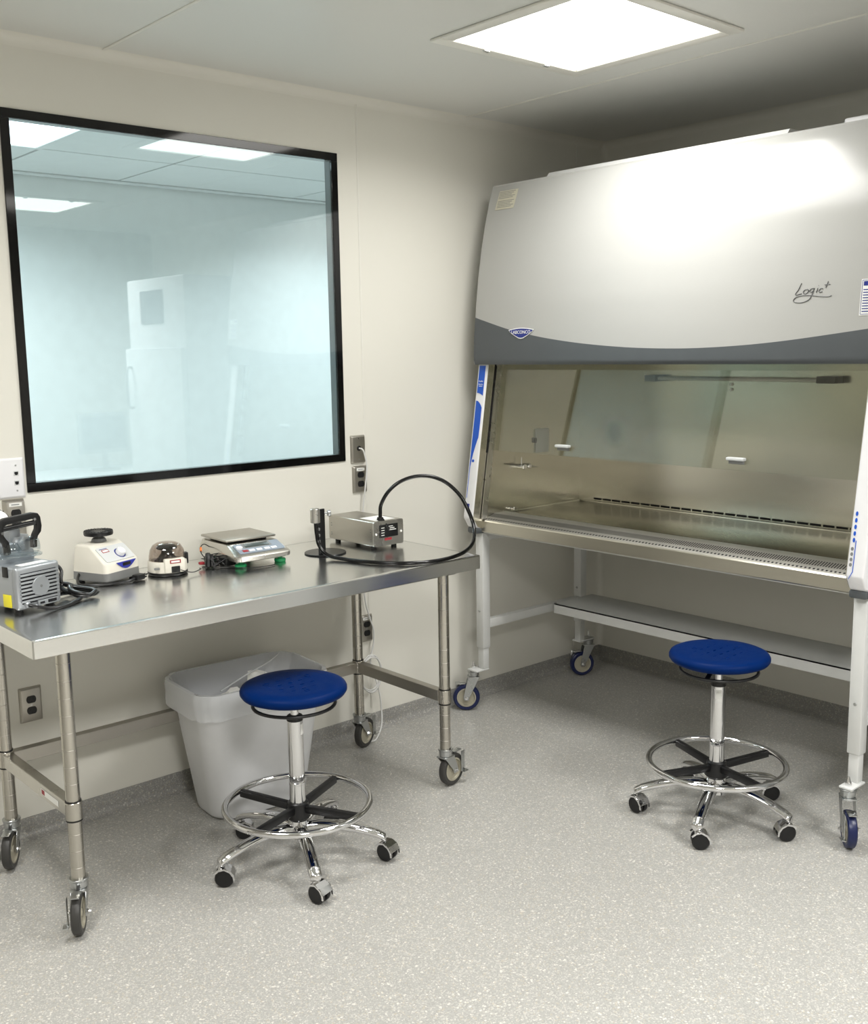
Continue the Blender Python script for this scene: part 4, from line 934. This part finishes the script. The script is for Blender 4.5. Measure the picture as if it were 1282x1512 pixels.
GP = [(-1.795, -.389, 1.005), (-1.795, -.390, 1.035), (-1.793, -.394, 1.07), (-1.774, -.414, 1.118), (-1.738, -.440, 1.155), (-1.690, -.475, 1.175), (-1.636, -.510, 1.173), (-1.590, -.545, 1.148), (-1.556, -.583, 1.100), (-1.540, -.615, 1.040), (-1.546, -.650, .983), (-1.592, -.695, .938), (-1.672, -.738, .917), (-1.772, -.762, .9085), (-1.88, -.756, .9075), (-1.965, -.700, .9075), (-2.020, -.608, .9075), (-2.052, -.500, .9075), (-2.074, -.425, .916), (-2.083, -.386, .948), (-2.083, -.372, .99), (-2.082, -.366, 1.030)]
b = NB(); tube(b, [(x+1.775, y+.267, z-TZ) for x, y, z in GP], .0072, 14, k=8); obj('light_guide', b, mat('gloss black sleeve', (7, 7, 8), .18), bx, 70, label='thick glossy black light guide looped over the table end')
MATS['black cord'].node_tree.nodes['Principled BSDF'].inputs['Coat Weight'].default_value = .3
ls_ = thing('lamp_stand', 'black disc based stand with slotted post and silver clamp head', 'stand', (-2.008, -.318, TZ))
b = NB(); cyl(b, (0, 0, 0), (0, 0, .005), .079, n=56, bev=.0015); obj('disc_base', b, M_BLACKM, ls_)
b = NB(); box(b, -.058, -.028, -.044, -.037, .004, .178, .002)
obj('post', b, M_BLACKM, ls_)
b = NB()
for z in (.052, .075, .098): box(b, -.062, -.056, -.052, -.042, z, z+.012, .003)
obj('post_clip', b, M_GREYP, ls_)
b = NB(); cyl(b, (-.074, -.046, .130), (-.074, -.046, .182), .0185, n=32, bev=.0015); cyl(b, (-.074, -.046, .182), (-.074, -.046, .1835), .013, n=24); obj('clamp_head', b, M_BRUSHAL, ls_)
b = NB(); cyl(b, (-.030, -.044, .160), (-.016, -.050, .160), .005); cyl(b, (-.020, -.048, .160), (-.008, -.053, .160), .0115, n=20, bev=.002); obj('clamp_knob', b, M_ZINC, ls_)

# ------------------------------------------------------------------ furniture beyond the cabinet (mirrored in the window)
fr = thing('upright_incubator', 'tall white upright incubator beyond the safety cabinet', 'incubator', (-.60, -3.01, 0))
b = NB(); box(b, -.36, .36, -.40, .40, .04, 2.16, .012); obj('body', b, M_FRIDGE, fr)
b = NB(); box(b, -.40, -.362, -.395, .395, .10, 1.70, .010); d_ = obj('door', b, M_FRIDGE, fr)
b = NB(); tube(b, [(-.40, -.30, 1.30), (-.44, -.30, 1.32), (-.44, -.30, 1.55), (-.40, -.30, 1.57)], .010, 8); obj('handle', b, M_GREYP, d_)
b = NB(); box(b, -.368, -.356, -.20, .12, 1.86, 2.08, .006); obj('display', b, M_SCREEN, fr)
b = NB()
for x in (-.30, .30):
    for y in (-.34, .34): cyl(b, (x, y, 0), (x, y, .042), .025)
obj('foot', b, M_BLACK, fr)
dk = thing('side_desk', 'white side desk against the wall opposite the window', 'desk', (-.95, -4.52, 0))
b = NB(); box(b, -.60, .60, -.34, .34, .72, .75, .004); obj('desktop', b, M_FRIDGE, dk)
for x in (-.56, .56):
    for y in (-.30, .30):
        b = NB(); box(b, x-.02, x+.02, y-.02, y+.02, 0, .72, .003); obj('leg', b, M_GREYP, dk)
mo = thing('desktop_monitor', 'flat computer monitor on the side desk', 'monitor', (-.70, -4.5, .75))
b = NB(); cyl(b, (0, 0, 0), (0, 0, .012), .11, n=28); cyl(b, (0, 0, .01), (0, -.02, .2), .02); obj('stand', b, M_GREYP, mo)
b = NB(); box(b, -.21, .21, -.035, .0, .14, .46, .008); pn_ = obj('bezel', b, M_GREYP, mo)
b = NB(); box(b, -.185, .185, -.001, .003, .17, .43, .001); obj('screen', b, M_SCREEN, pn_)
